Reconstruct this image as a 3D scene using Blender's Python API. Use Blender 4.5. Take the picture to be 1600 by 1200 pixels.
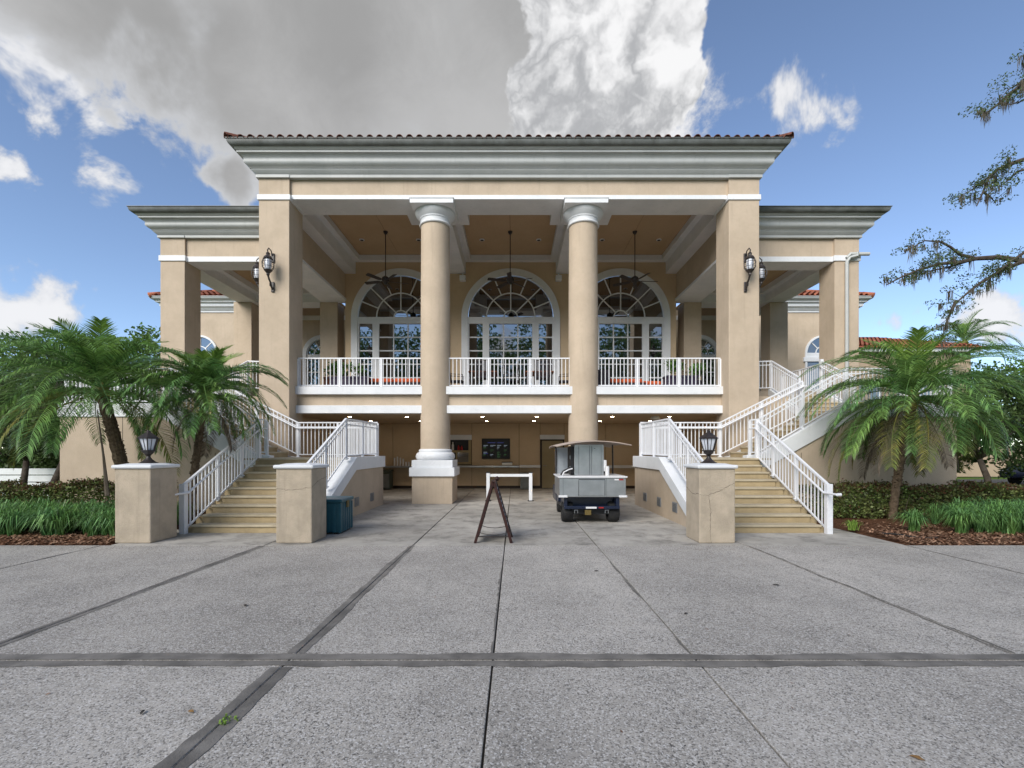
import bpy, bmesh, math, random
from mathutils import Vector, Matrix
R = math.radians
random.seed(7)
for o in list(bpy.data.objects): bpy.data.objects.remove(o)
scene = bpy.context.scene
COL = scene.collection

# ---------------------------------------------------------------- camera
CX, CH, F = 0.17, 1.64, 740.0            # camera x, eye height, focal length in photo pixels
cam_d = bpy.data.cameras.new('camera'); cam = bpy.data.objects.new('camera', cam_d); COL.objects.link(cam)
cam.location = (CX, 0, CH); cam.rotation_euler = (R(90), 0, 0)
cam_d.sensor_width = 36; cam_d.lens = 36*F/1600
cam_d.shift_x = -4/1600; cam_d.shift_y = 105/1600
cam_d.clip_start = 0.05; cam_d.clip_end = 4000
scene.camera = cam
scene.cycles.max_bounces = 12; scene.cycles.diffuse_bounces = 8
scene.render.resolution_x = 1024; scene.render.resolution_y = 768
scene.view_settings.view_transform = 'Standard'
scene.view_settings.look = 'None'; scene.view_settings.gamma = 1
scene.view_settings.exposure = 1.05
scene.view_settings.use_curve_mapping = False

# ---------------------------------------------------------------- node helpers
class NT:
    def __init__(s, tree): s.t = tree; s.n = tree.nodes; s.l = tree.links
    def put(s, sock, v):
        if isinstance(v, bpy.types.NodeSocket): s.l.new(v, sock)
        elif v is not None: sock.default_value = v
    def node(s, typ, props=None, ins=None):
        n = s.n.new(typ)
        for k, v in (props or {}).items(): setattr(n, k, v)
        for k, v in (ins or {}).items(): s.put(n.inputs[k], v)
        return n
    def math(s, op, a, b=None, c=None, clamp=False):
        n = s.n.new('ShaderNodeMath'); n.operation = op; n.use_clamp = clamp
        for i, v in enumerate((a, b, c)):
            if v is not None: s.put(n.inputs[i], v)
        return n.outputs[0]
    def vm(s, op, a, b=None, out=0):
        n = s.n.new('ShaderNodeVectorMath'); n.operation = op
        s.put(n.inputs[0], a)
        if b is not None: s.put(n.inputs[1], b)
        return n.outputs[out]
    def noise(s, vec, scale, detail=4, rough=0.55, dist=0.0, out='Fac'):
        n = s.node('ShaderNodeTexNoise', None, {'Vector': vec, 'Scale': scale, 'Detail': detail, 'Roughness': rough, 'Distortion': dist})
        return n.outputs[out]
    def mix(s, fac, a, b, blend='MIX'):
        n = s.n.new('ShaderNodeMix'); n.data_type = 'RGBA'; n.blend_type = blend
        s.put(n.inputs[0], fac); s.put(n.inputs[6], c4(a)); s.put(n.inputs[7], c4(b))
        return n.outputs[2]
    def ss(s, v, a, b, lo=0.0, hi=1.0):
        n = s.n.new('ShaderNodeMapRange'); n.interpolation_type = 'SMOOTHSTEP'
        s.put(n.inputs[0], v); n.inputs[1].default_value = a; n.inputs[2].default_value = b
        n.inputs[3].default_value = lo; n.inputs[4].default_value = hi
        return n.outputs[0]
def c4(v):
    return (v[0], v[1], v[2], 1.0) if isinstance(v, (tuple, list)) and len(v) == 3 else v

# ---------------------------------------------------------------- world: Nishita sky with broken clouds
SUN_AZ, SUN_EL = R(212), R(32)           # azimuth clockwise from +Y: behind the viewer, a little left
world = bpy.data.worlds.new('World'); scene.world = world; world.use_nodes = True
w = NT(world.node_tree); w.n.clear()
sky = w.n.new('ShaderNodeTexSky'); sky.sky_type = 'NISHITA'; sky.sun_disc = False
sky.sun_elevation = SUN_EL; sky.sun_rotation = SUN_AZ; sky.air_density = 1.0; sky.dust_density = 0.0; sky.ozone_density = 3.0; sky.altitude = 1800
D = w.n.new('ShaderNodeTexCoord').outputs['Generated']
D0 = D
def warp(sc, amp, det):
    nv = w.noise(D0, sc, det, 0.55, 0.0, 'Color'); o_ = w.vm('SUBTRACT', nv, (0.5,0.5,0.5)); n_ = w.n.new('ShaderNodeVectorMath'); n_.operation = 'SCALE'
    w.put(n_.inputs[0], o_); n_.inputs['Scale'].default_value = amp; return n_.outputs[0]
D = w.vm('ADD', D0, warp(5.0, 0.24, 5))
def pxdir(px, py):
    v = Vector(((px-804)/F, 1, (705-py)/F)); return v.normalized(), v.length
def blobs(lst):
    m = None
    for px, py, r in lst:
        c, L = pxdir(px, py); rr = r/F/L*(0.5+0.5/L)
        d = w.vm('DISTANCE', D, tuple(c), out=1)
        v = w.math('MULTIPLY_ADD', d, -1/rr, 1.0)
        if m is None: m = v
        else:
            n = w.n.new('ShaderNodeMath'); n.operation = 'SMOOTH_MAX'
            w.put(n.inputs[0], m); w.put(n.inputs[1], v); n.inputs[2].default_value = 0.12; m = n.outputs[0]
    return m
n1 = w.noise(D0, 7.0, 6, 0.64, 0.3); n2 = w.noise(D, 8.5, 4, 0.55); n3 = w.noise(D0, 2.6, 2, 0.55)
bil = w.math('ABSOLUTE', w.math('MULTIPLY_ADD', n2, 2.4, -1.2))
grey = blobs([(600,70,330),(400,60,240),(760,150,250),(500,210,190),(230,40,150),(385,280,75),(600,-160,420),(110,-70,180)])
white = blobs([(880,110,120),(960,90,112),(920,190,135),(1000,85,66),(865,20,105),(985,185,100),(870,195,70)])
wisp = blobs([(40,15,100),(95,65,100),(150,125,86),(85,140,66),(125,190,84),(160,235,76),(12,245,55),(15,475,95),(75,495,62),(1088,228,98),(1148,215,104),(1203,200,84),(1428,500,50),(1585,525,66)])
nn = w.math('MULTIPLY_ADD', n1, 2.6, -1.3)
vg = w.math('MULTIPLY_ADD', nn, 0.42, grey); vw = w.math('MULTIPLY_ADD', nn, 0.22, white); vs = w.math('MULTIPLY_ADD', nn, 1.25, wisp)
dg = w.ss(vg, 0.0, 0.22); dw = w.ss(vw, 0.02, 0.12); ds = w.ss(vs, 0.08, 0.6)
sep = w.n.new('ShaderNodeSeparateXYZ'); w.put(sep.inputs[0], D0)
away = w.ss(sep.outputs[1], 0.42, 0.1)      # the same broken clouds go on round the rest of the sky
gen = w.math('MULTIPLY', w.ss(w.math('MULTIPLY_ADD', nn, 0.25, n3), 0.50, 0.66), away)
CL = 0.87/0.105
greycol = w.mix(w.ss(w.math('ADD', n3, w.math('MULTIPLY', nn, 0.15)), 0.32, 0.68), (0.215*CL,0.215*CL,0.215*CL), (0.31*CL,0.31*CL,0.312*CL))
greycol = w.mix(w.math('MULTIPLY', w.ss(vg, 0.62, 0.05), 0.8), greycol, (0.40*CL,0.41*CL,0.43*CL))
whitecol = w.mix(w.ss(w.math('ADD', w.math('MULTIPLY', nn, 0.42), bil), -0.12, 0.40), (0.27*CL,0.275*CL,0.285*CL), (0.56*CL,0.56*CL,0.565*CL))
skyc = sky.outputs[0]
hs = w.node('ShaderNodeHueSaturation', None, {'Saturation': 0.92, 'Value': 1.0, 'Color': skyc}).outputs[0]
c = w.mix(gen, hs, (0.34*CL,0.345*CL,0.36*CL))
c = w.mix(w.math('MULTIPLY', ds, 0.95), c, w.mix(w.ss(vs, 0.1, 0.8), (0.38*CL,0.39*CL,0.41*CL), (0.54*CL,0.54*CL,0.55*CL)))
c = w.mix(dg, c, greycol)
c = w.mix(dw, c, whitecol)
bg = w.n.new('ShaderNodeBackground'); w.put(bg.inputs[0], c); bg.inputs[1].default_value = 0.098; world.cycles.sampling_method = 'MANUAL'; world.cycles.sample_map_resolution = 512
out = w.n.new('ShaderNodeOutputWorld'); w.l.new(bg.outputs[0], out.inputs[0])

# ---------------------------------------------------------------- sun, veiled by cloud: wide and soft
sd = bpy.data.lights.new('sun', 'SUN'); sd.energy = 2.35; sd.angle = R(40); sd.color = (1.0, 0.95, 0.87)
sun = bpy.data.objects.new('sun', sd); COL.objects.link(sun)
sv = Vector((math.sin(SUN_AZ)*math.cos(SUN_EL), math.cos(SUN_AZ)*math.cos(SUN_EL), math.sin(SUN_EL)))
sun.rotation_euler = sv.to_track_quat('Z', 'Y').to_euler(); sun.location = sv*60

# ---------------------------------------------------------------- materials
MAT = {}
def material(name, base, rough=0.8, var=None, vscale=2.0, bump=0.0, bscale=60, spec=0.35, metal=0.0, island=0.0, streak=0.0, extra=None):
    m = bpy.data.materials.new(name); m.use_nodes = True; t = NT(m.node_tree)
    b = m.node_tree.nodes['Principled BSDF']
    pos = t.n.new('ShaderNodeNewGeometry').outputs['Position']
    colr = c4(base)
    if var is not None:
        colr = t.mix(t.ss(t.noise(pos, vscale, 6, 0.6), 0.3, 0.7), base, var)
    if streak:
        mp = t.node('ShaderNodeMapping', None, {'Vector': pos, 'Scale': (5.0, 5.0, 0.35)}).outputs[0]
        f = t.math('MULTIPLY', t.ss(t.noise(mp, 1.6, 5, 0.6), 0.52, 0.8), streak)
        colr = t.mix(f, colr, tuple(x*0.55 for x in base))
    if name.startswith('stucco'):            # trowel mottling and faint dirt
        f = t.math('MULTIPLY', t.ss(t.noise(pos, 9.0, 6, 0.7, 0.5), 0.45, 0.72), 0.22)
        colr = t.mix(f, colr, tuple(x*0.72 for x in base))
    if name in ('trim_white', 'rail_paint', 'cornice_paint', 'step_paint', 'tread_paint'):   # grime and mildew specks
        f = t.math('MULTIPLY', t.ss(t.noise(pos, 5.0, 7, 0.75, 0.3), 0.54, 0.74), 0.35)
        colr = t.mix(f, colr, tuple(x*0.6 for x in base))
    if island:
        ri = t.n.new('ShaderNodeNewGeometry').outputs['Random Per Island']
        f = t.math('MULTIPLY_ADD', ri, 2*island, 1-island)
        colr = t.mix(1.0, colr, t.node('ShaderNodeCombineColor', None, {0: f, 1: f, 2: f}).outputs[0], 'MULTIPLY')
    if extra: colr = extra(t, pos, colr)
    t.put(b.inputs['Base Color'], colr)
    b.inputs['Roughness'].default_value = rough; b.inputs['Metallic'].default_value = metal
    b.inputs['Specular IOR Level'].default_value = spec
    if bump:
        bn = t.node('ShaderNodeBump', None, {'Strength': bump, 'Distance': 0.02, 'Height': t.noise(pos, bscale, 5, 0.65)})
        t.put(b.inputs['Normal'], bn.outputs[0])
    MAT[name] = m; return m
material('stucco', (0.52,0.425,0.325), 0.9, (0.455,0.37,0.28), 1.3, 0.45, 70, 0.2, streak=0.28)
material('stucco_soffit', (0.50,0.36,0.225), 0.9, (0.46,0.33,0.20), 0.9, 0.25, 70, 0.2)
material('stucco_inner', (0.58,0.445,0.30), 0.9, (0.53,0.405,0.27), 1.0, 0.25, 70, 0.2)
material('stucco_weathered', (0.52,0.435,0.335), 0.92, (0.41,0.345,0.265), 3.2, 0.7, 55, 0.2, streak=0.5)
material('trim_white', (0.74,0.75,0.77), 0.6, (0.66,0.68,0.70), 1.4, 0.06, 40, 0.3, streak=0.12)
material('cornice_paint', (0.45,0.465,0.46), 0.45, (0.39,0.405,0.40), 1.0, 0.05, 30, 0.35, streak=0.25)
material('gutter_paint', (0.085,0.09,0.082), 0.5, (0.14,0.15,0.145), 2.5, 0.0, 30, 0.4, streak=0.4)
material('rail_paint', (0.78,0.79,0.82), 0.4, (0.72,0.73,0.76), 3.0, 0.0, 30, 0.45)
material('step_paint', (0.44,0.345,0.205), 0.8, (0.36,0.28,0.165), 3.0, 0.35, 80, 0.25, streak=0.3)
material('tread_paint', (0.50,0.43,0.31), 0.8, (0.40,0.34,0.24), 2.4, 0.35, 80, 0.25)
material('terracotta', (0.36,0.12,0.06), 0.75, (0.20,0.07,0.045), 3.5, 0.3, 40, 0.25, island=0.3)
material('tile_shaded', (0.10,0.045,0.035), 0.85, (0.19,0.075,0.05), 4.0, 0.4, 40, 0.2)  # terracotta copy with the backlit eave tiles' shade put into its colour
material('black_iron', (0.018,0.016,0.017), 0.45, (0.04,0.028,0.025), 14, 0.2, 60, 0.5)
material('dark_brown', (0.03,0.018,0.012), 0.5, None, 1, 0.1, 80, 0.4)
material('door_paint', (0.33,0.265,0.15), 0.6, (0.29,0.23,0.13), 2, 0.05, 60, 0.3)
material('steel', (0.50,0.51,0.52), 0.34, (0.40,0.41,0.42), 3.0, 0.04, 20, 0.5, metal=0.85)
material('steel_dark', (0.26,0.27,0.28), 0.4, None, 1, 0.0, 20, 0.5, metal=0.8)
material('vent_grey', (0.22,0.23,0.24), 0.6, None)
material('navy_paint', (0.006,0.011,0.03), 0.25, (0.01,0.016,0.04), 4, 0.0, 20, 0.5)
material('rubber', (0.014,0.014,0.015), 0.8, (0.03,0.03,0.03), 8, 0.2, 40, 0.3)
material('black_plastic', (0.012,0.012,0.014), 0.5, None, spec=0.4)
material('canvas_tan', (0.50,0.415,0.355), 0.85, (0.43,0.35,0.30), 3, 0.1, 90, 0.2)
material('teal_plastic', (0.012,0.085,0.12), 0.42, (0.02,0.105,0.14), 4, 0.05, 30, 0.45)
material('white_plastic', (0.76,0.76,0.77), 0.4, (0.68,0.68,0.69), 5)
material('clear_glass', (0.55,0.60,0.66), 0.1, None, spec=0.6)
material('lamp_glass', (0.62,0.65,0.72), 0.2, None, spec=0.6)
material('grey_bin', (0.17,0.18,0.175), 0.6, (0.13,0.14,0.135), 5, 0.1, 50)
material('green_bin', (0.06,0.075,0.06), 0.6, None)
material('orange_cushion', (0.55,0.11,0.035), 0.85, (0.42,0.08,0.03), 6, 0.2, 90, 0.2)
material('wicker_dark', (0.022,0.02,0.028), 0.7, (0.045,0.04,0.05), 30, 0.6, 90, 0.3)
material('terrace_floor', (0.33,0.28,0.22), 0.8, (0.28,0.24,0.19), 2, 0.1, 60)
material('pot_purple', (0.03,0.022,0.05), 0.5, (0.05,0.04,0.07), 5, 0.1, 30)
material('pot_rust', (0.20,0.06,0.025), 0.7, (0.15,0.05,0.02), 6, 0.1, 30)
material('chalk', (0.55,0.55,0.60), 0.9, None)
material('chalkboard', (0.02,0.024,0.035), 0.7, (0.035,0.035,0.05), 5)
material('wood_frame', (0.022,0.008,0.007), 0.5, (0.05,0.016,0.012), 12, 0.2, 60)
material('lamp_white', (0.8,0.8,0.78), 0.4, None)
material('bottle_red', (0.35,0.02,0.02), 0.4, None)
material('amber_plate', (0.14,0.10,0.03), 0.5, None)
material('far_wall', (0.40,0.31,0.22), 0.9, (0.36,0.28,0.20), 0.6)
material('far_roof', (0.22,0.11,0.075), 0.85, (0.16,0.08,0.06), 1.5)
material('bark', (0.10,0.075,0.055), 0.95, (0.17,0.14,0.11), 7, 0.8, 22, 0.15)
material('oak_bark', (0.055,0.042,0.034), 0.95, (0.10,0.085,0.07), 6, 0.8, 22, 0.15)
material('palm_bark', (0.085,0.06,0.04), 0.95, (0.19,0.14,0.095), 18, 1.0, 25, 0.15)
material('moss_grey', (0.105,0.095,0.075), 1.0, None, spec=0.05, island=0.3)
material('mulch', (0.075,0.034,0.02), 0.95, (0.14,0.07,0.04), 16, 0.9, 30, 0.1)
material('bark_chip', (0.20,0.10,0.06), 0.9, (0.33,0.21,0.14), 9, 0.2, 40, 0.1, island=0.55)
material('lawn', (0.10,0.17,0.035), 0.95, (0.06,0.11,0.02), 0.7, 0.4, 20, 0.1)
material('asphalt', (0.09,0.09,0.09), 0.9, (0.07,0.07,0.07), 2, 0.2, 60, 0.2)
material('dry_leaf', (0.30,0.17,0.06), 0.8, (0.2,0.11,0.04), 20)
material('soil_dark', (0.05,0.045,0.04), 0.95, None)
material('hose_black', (0.02,0.02,0.02), 0.5, None)
def leafmat(name, base, var, vs=1.2, rough=0.5, transl=0.25, island=0.45, spec=0.35):
    m = material(name, base, rough, var, vs, 0, 1, spec, island=island)
    t = NT(m.node_tree); b = m.node_tree.nodes['Principled BSDF']; o = m.node_tree.nodes['Material Output']
    tr = t.n.new('ShaderNodeBsdfTranslucent')
    src = b.inputs['Base Color'].links[0].from_socket
    t.l.new(src, tr.inputs[0])
    ms = t.n.new('ShaderNodeMixShader'); ms.inputs[0].default_value = transl
    t.l.new(b.outputs[0], ms.inputs[1]); t.l.new(tr.outputs[0], ms.inputs[2]); t.l.new(ms.outputs[0], o.inputs[0])
    return m
leafmat('frond_green', (0.21,0.34,0.085), (0.115,0.25,0.08), 1.3, 0.36, 0.3, 0.65, 0.5)
leafmat('frond_young', (0.25,0.38,0.07), (0.17,0.30,0.06), 1.3, 0.42)
leafmat('frond_yellow', (0.27,0.23,0.055), (0.12,0.17,0.04), 2.5, 0.5)
leafmat('frond_dead', (0.26,0.215,0.17), (0.19,0.14,0.10), 3.0, 0.8)
leafmat('oak_leaf', (0.055,0.09,0.028), (0.08,0.125,0.038), 0.8, 0.5)
leafmat('tree_leaf', (0.07,0.14,0.03), (0.11,0.20,0.04), 0.5, 0.5)
leafmat('bright_leaf', (0.11,0.21,0.03), (0.07,0.15,0.025), 0.6, 0.5)
leafmat('hedge_leaf', (0.11,0.165,0.045), (0.18,0.20,0.07), 2.5, 0.45, island=0.6)
leafmat('hedge_red', (0.16,0.065,0.04), (0.10,0.09,0.035), 3.0, 0.45, island=0.5)
leafmat('liriope', (0.105,0.24,0.085), (0.165,0.31,0.08), 2.0, 0.4, island=0.55)
leafmat('pot_leaf', (0.06,0.15,0.03), (0.10,0.18,0.04), 6.0, 0.45)

# window glass: dark tinted, mirror-like in daylight
def mk_glass():
    m = bpy.data.materials.new('window_glass'); m.use_nodes = True; t = NT(m.node_tree)
    b = m.node_tree.nodes['Principled BSDF']
    b.inputs['Base Color'].default_value = (0.010,0.012,0.012,1); b.inputs['Roughness'].default_value = 0.015
    b.inputs['IOR'].default_value = 2.6; b.inputs['Specular IOR Level'].default_value = 0.65
    MAT['window_glass'] = m
mk_glass()
# exposed-aggregate concrete
def mk_concrete(name, base, dark, aggregate):
    m = bpy.data.materials.new(name); m.use_nodes = True; t = NT(m.node_tree)
    b = m.node_tree.nodes['Principled BSDF']; pos = t.n.new('ShaderNodeNewGeometry').outputs['Position']
    ob = t.n.new('ShaderNodeObjectInfo').outputs['Random']
    big = t.noise(pos, 0.55, 6, 0.62); mid = t.noise(pos, 3.2, 6, 0.65, 0.4)
    col = t.mix(t.ss(big, 0.32, 0.70), base, tuple(x*0.70 for x in base))
    col = t.mix(t.math('MULTIPLY', t.ss(mid, 0.48, 0.75), 0.5), col, tuple(x*0.5 for x in base))
    mp = t.node('ShaderNodeMapping', None, {'Vector': pos, 'Scale': (1.6,0.22,1.0), 'Rotation': (0,0,R(8))}).outputs[0]
    col = t.mix(t.math('MULTIPLY', t.ss(t.noise(mp, 1.5, 6, 0.7, 0.4), 0.55, 0.72), 0.35), col, tuple(x*0.5 for x in base))   # wheel-worn, rain-streaked lanes
    f = t.math('MULTIPLY_ADD', ob, 0.22, 0.89)
    col = t.mix(1.0, col, t.node('ShaderNodeCombineColor', None, {0: f, 1: f, 2: f}).outputs[0], 'MULTIPLY')
    if aggregate:
        v1 = t.node('ShaderNodeTexVoronoi', None, {'Vector': pos, 'Scale': 110.0, 'Randomness': 1.0})
        wt = t.node('ShaderNodeSeparateColor', None, {0: v1.outputs['Color']})
        fl = t.math('GREATER_THAN', wt.outputs[0], 0.80)
        col = t.mix(t.math('MULTIPLY', fl, 0.55), col, (0.72,0.70,0.68))
        dk = t.math('GREATER_THAN', wt.outputs[1], 0.80)
        col = t.mix(t.math('MULTIPLY', dk, 0.75), col, tuple(x*0.35 for x in base))
        pn = t.noise(pos, 38.0, 4, 0.7, 1.0); area = t.noise(pos, 1.3, 4, 0.6)
        pit = t.math('MULTIPLY', t.ss(pn, 0.565, 0.65), t.ss(area, 0.30, 0.62))
        col = t.mix(t.math('MULTIPLY', pit, 0.8), col, dark)
        h = t.math('ADD', t.math('MULTIPLY', v1.outputs['Distance'], -0.5), t.math('MULTIPLY', pit, -1.4))
        bn = t.node('ShaderNodeBump', None, {'Strength': 0.55, 'Distance': 0.006, 'Height': h})
    else:
        st = t.noise(pos, 1.7, 8, 0.72, 0.25)
        col = t.mix(t.math('MULTIPLY', t.ss(st, 0.44, 0.68), 0.6), col, dark)
        sp = t.noise(pos, 34.0, 3, 0.6)
        col = t.mix(t.math('MULTIPLY', t.ss(sp, 0.62, 0.72), 0.4), col, dark)
        bn = t.node('ShaderNodeBump', None, {'Strength': 0.3, 'Distance': 0.004, 'Height': t.noise(pos, 90, 5, 0.7)})
    t.put(b.inputs['Base Color'], col); t.put(b.inputs['Normal'], bn.outputs[0])
    b.inputs['Roughness'].default_value = 0.85; b.inputs['Specular IOR Level'].default_value = 0.25
    MAT[name] = m
mk_concrete('aggregate', (0.47,0.437,0.395), (0.04,0.038,0.036), True)
mk_concrete('apron_concrete', (0.45,0.425,0.385), (0.10,0.095,0.085), False)
material('joint_band', (0.125,0.117,0.107), 0.85, (0.25,0.233,0.212), 3.0, 0.35, 70, 0.25)
material('joint_dark', (0.03,0.029,0.027), 0.95, (0.06,0.052,0.04), 8)

# ---------------------------------------------------------------- mesh builder
WORLD = {}                                 # world origin of every object that parents others
class MB:
    def __init__(s): s.v = []; s.f = []
    def box(s, x0, x1, y0, y1, z0, z1):
        x0, x1 = min(x0,x1), max(x0,x1); y0, y1 = min(y0,y1), max(y0,y1); z0, z1 = min(z0,z1), max(z0,z1)
        i = len(s.v)
        s.v += [(x0,y0,z0),(x1,y0,z0),(x1,y1,z0),(x0,y1,z0),(x0,y0,z1),(x1,y0,z1),(x1,y1,z1),(x0,y1,z1)]
        s.f += [(i,i+3,i+2,i+1),(i+4,i+5,i+6,i+7),(i,i+1,i+5,i+4),(i+1,i+2,i+6,i+5),(i+2,i+3,i+7,i+6),(i+3,i,i+4,i+7)]
        return s
    def poly(s, pts):
        i = len(s.v); s.v += [tuple(p) for p in pts]; s.f.append(tuple(range(i, i+len(pts)))); return s
    def prism(s, pts, off):                 # closed polygon extruded along off
        i = len(s.v); n = len(pts); off = Vector(off)
        s.v += [tuple(p) for p in pts] + [tuple(Vector(p)+off) for p in pts]
        s.f.append(tuple(range(i, i+n))); s.f.append(tuple(range(i+2*n-1, i+n-1, -1)))
        for k in range(n): s.f.append((i+k, i+(k+1)%n, i+n+(k+1)%n, i+n+k))
        return s
    def bar(s, a, b, wx, wz=None, up=None):   # rectangular bar from a to b
        a, b = Vector(a), Vector(b); wz = wz or wx; d = (b-a).normalized()
        u = Vector(up) if up else (Vector((0,0,1)) if abs(d.z) < 0.95 else Vector((0,1,0)))
        side = d.cross(u).normalized(); u = side.cross(d)
        q = [side*wx/2+u*wz/2, -side*wx/2+u*wz/2, -side*wx/2-u*wz/2, side*wx/2-u*wz/2]
        i = len(s.v); s.v += [tuple(a+k) for k in q]+[tuple(b+k) for k in q]
        s.f += [(i,i+1,i+2,i+3),(i+7,i+6,i+5,i+4)]+[(i+k,i+4+k,i+4+(k+1)%4,i+(k+1)%4) for k in range(4)]
        return s
    def tube(s, pts, rad, n=8, cap=True):
        pts = [Vector(p) for p in pts]; m = len(pts); i0 = len(s.v)
        rad = rad if isinstance(rad, (list, tuple)) else [rad]*m
        ref = None
        for k in range(m):
            d = (pts[min(k+1,m-1)]-pts[max(k-1,0)]).normalized()
            if ref is None: ref = d.orthogonal().normalized()
            ref = (ref - d*ref.dot(d)); ref = ref.normalized() if ref.length > 1e-5 else d.orthogonal().normalized()
            b2 = d.cross(ref)
            for j in range(n):
                a = 2*math.pi*j/n; s.v.append(tuple(pts[k]+(ref*math.cos(a)+b2*math.sin(a))*rad[k]))
        for k in range(m-1):
            for j in range(n):
                s.f.append((i0+k*n+j, i0+k*n+(j+1)%n, i0+(k+1)*n+(j+1)%n, i0+(k+1)*n+j))
        if cap:
            s.f.append(tuple(i0+j for j in range(n-1,-1,-1))); s.f.append(tuple(i0+(m-1)*n+j for j in range(n)))
        return s
    def lathe(s, prof, c=(0,0,0), n=24, rot=0.0, cap=True):  # prof: (radius, z)
        i0 = len(s.v); m = len(prof)
        for r, z in prof:
            for j in range(n):
                a = 2*math.pi*j/n+rot; s.v.append((c[0]+r*math.cos(a), c[1]+r*math.sin(a), c[2]+z))
        for k in range(m-1):
            for j in range(n):
                s.f.append((i0+k*n+j, i0+k*n+(j+1)%n, i0+(k+1)*n+(j+1)%n, i0+(k+1)*n+j))
        if cap:
            s.f.append(tuple(i0+j for j in range(n-1,-1,-1))); s.f.append(tuple(i0+(m-1)*n+j for j in range(n)))
        return s
    def build(s, name, mat, parent=None, smooth=False, bevel=0, recalc=True, kind=None, local=False, label=None):
        me = bpy.data.meshes.new(name); me.from_pydata(s.v, [], s.f); me.update()
        if recalc:
            bm = bmesh.new(); bm.from_mesh(me); bmesh.ops.recalc_face_normals(bm, faces=bm.faces); bm.to_mesh(me); bm.free()
        if smooth:
            for p in me.polygons: p.use_smooth = True
            if smooth != 'all': me.set_sharp_from_angle(angle=R(38))
        me.materials.append(MAT[mat])
        return link(name, me, parent, bevel, kind, local, label)
def link(name, me, parent=None, bevel=0, kind=None, local=False, label=None):
    o = bpy.data.objects.new(name, me); COL.objects.link(o)
    if parent is not None:
        o.parent = parent
        if not local: o.location = -WORLD[parent]
    WORLD[o] = Vector((0,0,0))
    if bevel:
        b = o.modifiers.new('bevel', 'BEVEL'); b.width = bevel; b.segments = 2; b.limit_method = 'ANGLE'; b.angle_limit = R(40)
    if kind: o['kind'] = kind
    if label: o['label'] = label
    return o
def tag(o, label, cat, group=None):
    o['label'] = label; o['category'] = cat
    if group: o['group'] = group
    return o
def thing(name, label, cat, loc=(0,0,0), rz=0.0, group=None):
    o = bpy.data.objects.new(name, None); COL.objects.link(o); o.location = loc; o.rotation_euler = (0,0,rz)
    o.empty_display_size = 0.2
    WORLD[o] = Vector(loc)
    return tag(o, label, cat, group)
def box(name, mat, parent, *b, **k): return MB().box(*b).build(name, mat, parent, **k)
def at(px, py, d):                         # a photo pixel at depth d as a place in the world
    return Vector((CX+(px-804)*d/F, d, CH+(705-py)*d/F))

# ================================================================ the setting: ground
g = MB().poly([(-1500,-1500,-0.06),(1500,-1500,-0.06),(1500,1500,-0.06),(-1500,1500,-0.06)]).build('terrain', 'lawn'); g['kind'] = 'structure'
plaza = box('plaza', 'joint_dark', None, -18, 18, -10, 8.26, -0.05, -0.022); plaza['kind'] = 'structure'
apron = box('apron', 'joint_dark', None, -6.95, 7.0, 8.262, 21.2, -0.05, -0.022); apron['kind'] = 'structure'
XB = [-18,-15.4,-12.6,-9.8,-7.0,-4.2,-1.6,0.0,1.6,4.2,7.0,9.8,12.6,15.4,18]
YB = [-10,-5.4,-0.84,3.71,8.26]
def slab(parent, mat, x0, x1, y0, y1, gap=0.007):
    m = MB(); m.box(x0+gap, x1-gap, y0+gap, y1-gap, -0.03, 0.0)
    return m.build('slab', mat, parent, bevel=0.006)
for a, b in zip(XB, XB[1:]):
    for c_, d_ in zip(YB, YB[1:]): slab(plaza, 'aggregate', a, b, c_, d_)
for c_, d_ in ((8.26,11.3),(11.3,14.6)):
    for a, b in ((-6.9,-4.2),(-4.2,-1.6),(-1.6,0),(0,1.6),(1.6,4.2),(4.2,7.0)): slab(apron, 'apron_concrete', a, b, c_+0.01, d_, 0.011)
for a, b in ((-7.2,-1.6),(-1.6,0),(0,1.6),(1.6,7.2)): slab(apron, 'apron_concrete', a, b, 14.6, 21.15)
# trowelled smooth bands with ragged edges along the joints, either side of the gap
def band(p0, p1, w0, w1, seed):
    rnd = random.Random(seed); p0, p1 = Vector(p0), Vector(p1); L = (p1-p0).length; d = (p1-p0)/L
    nrm = Vector((-d.y, d.x)); n = max(4, int(L/0.07)); off = [0.0]*(n+1); c = 0
    for k in range(n+1):
        c = 0.86*c+rnd.uniform(-1,1)*0.011; off[k] = c
    m = MB(); i0 = 0
    for k in range(n+1):
        t = k/n; q = p0+d*L*t; ww = w0+(w1-w0)*t
        a = q+nrm*0.009; b = q+nrm*max(0.012, ww+off[k]) if ww > 0 else q+nrm*min(-0.012, ww+off[k])
        if ww < 0: a = q-nrm*0.009
        m.v += [(a.x,a.y,0.004),(b.x,b.y,0.004)]
        if k: i = 2*k; m.f.append((i-2,i-1,i+1,i))
    o = m.build('joint_band', 'joint_band', plaza, recalc=False)
    for p in o.data.polygons:
        if p.normal.z < 0: p.flip()
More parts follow.
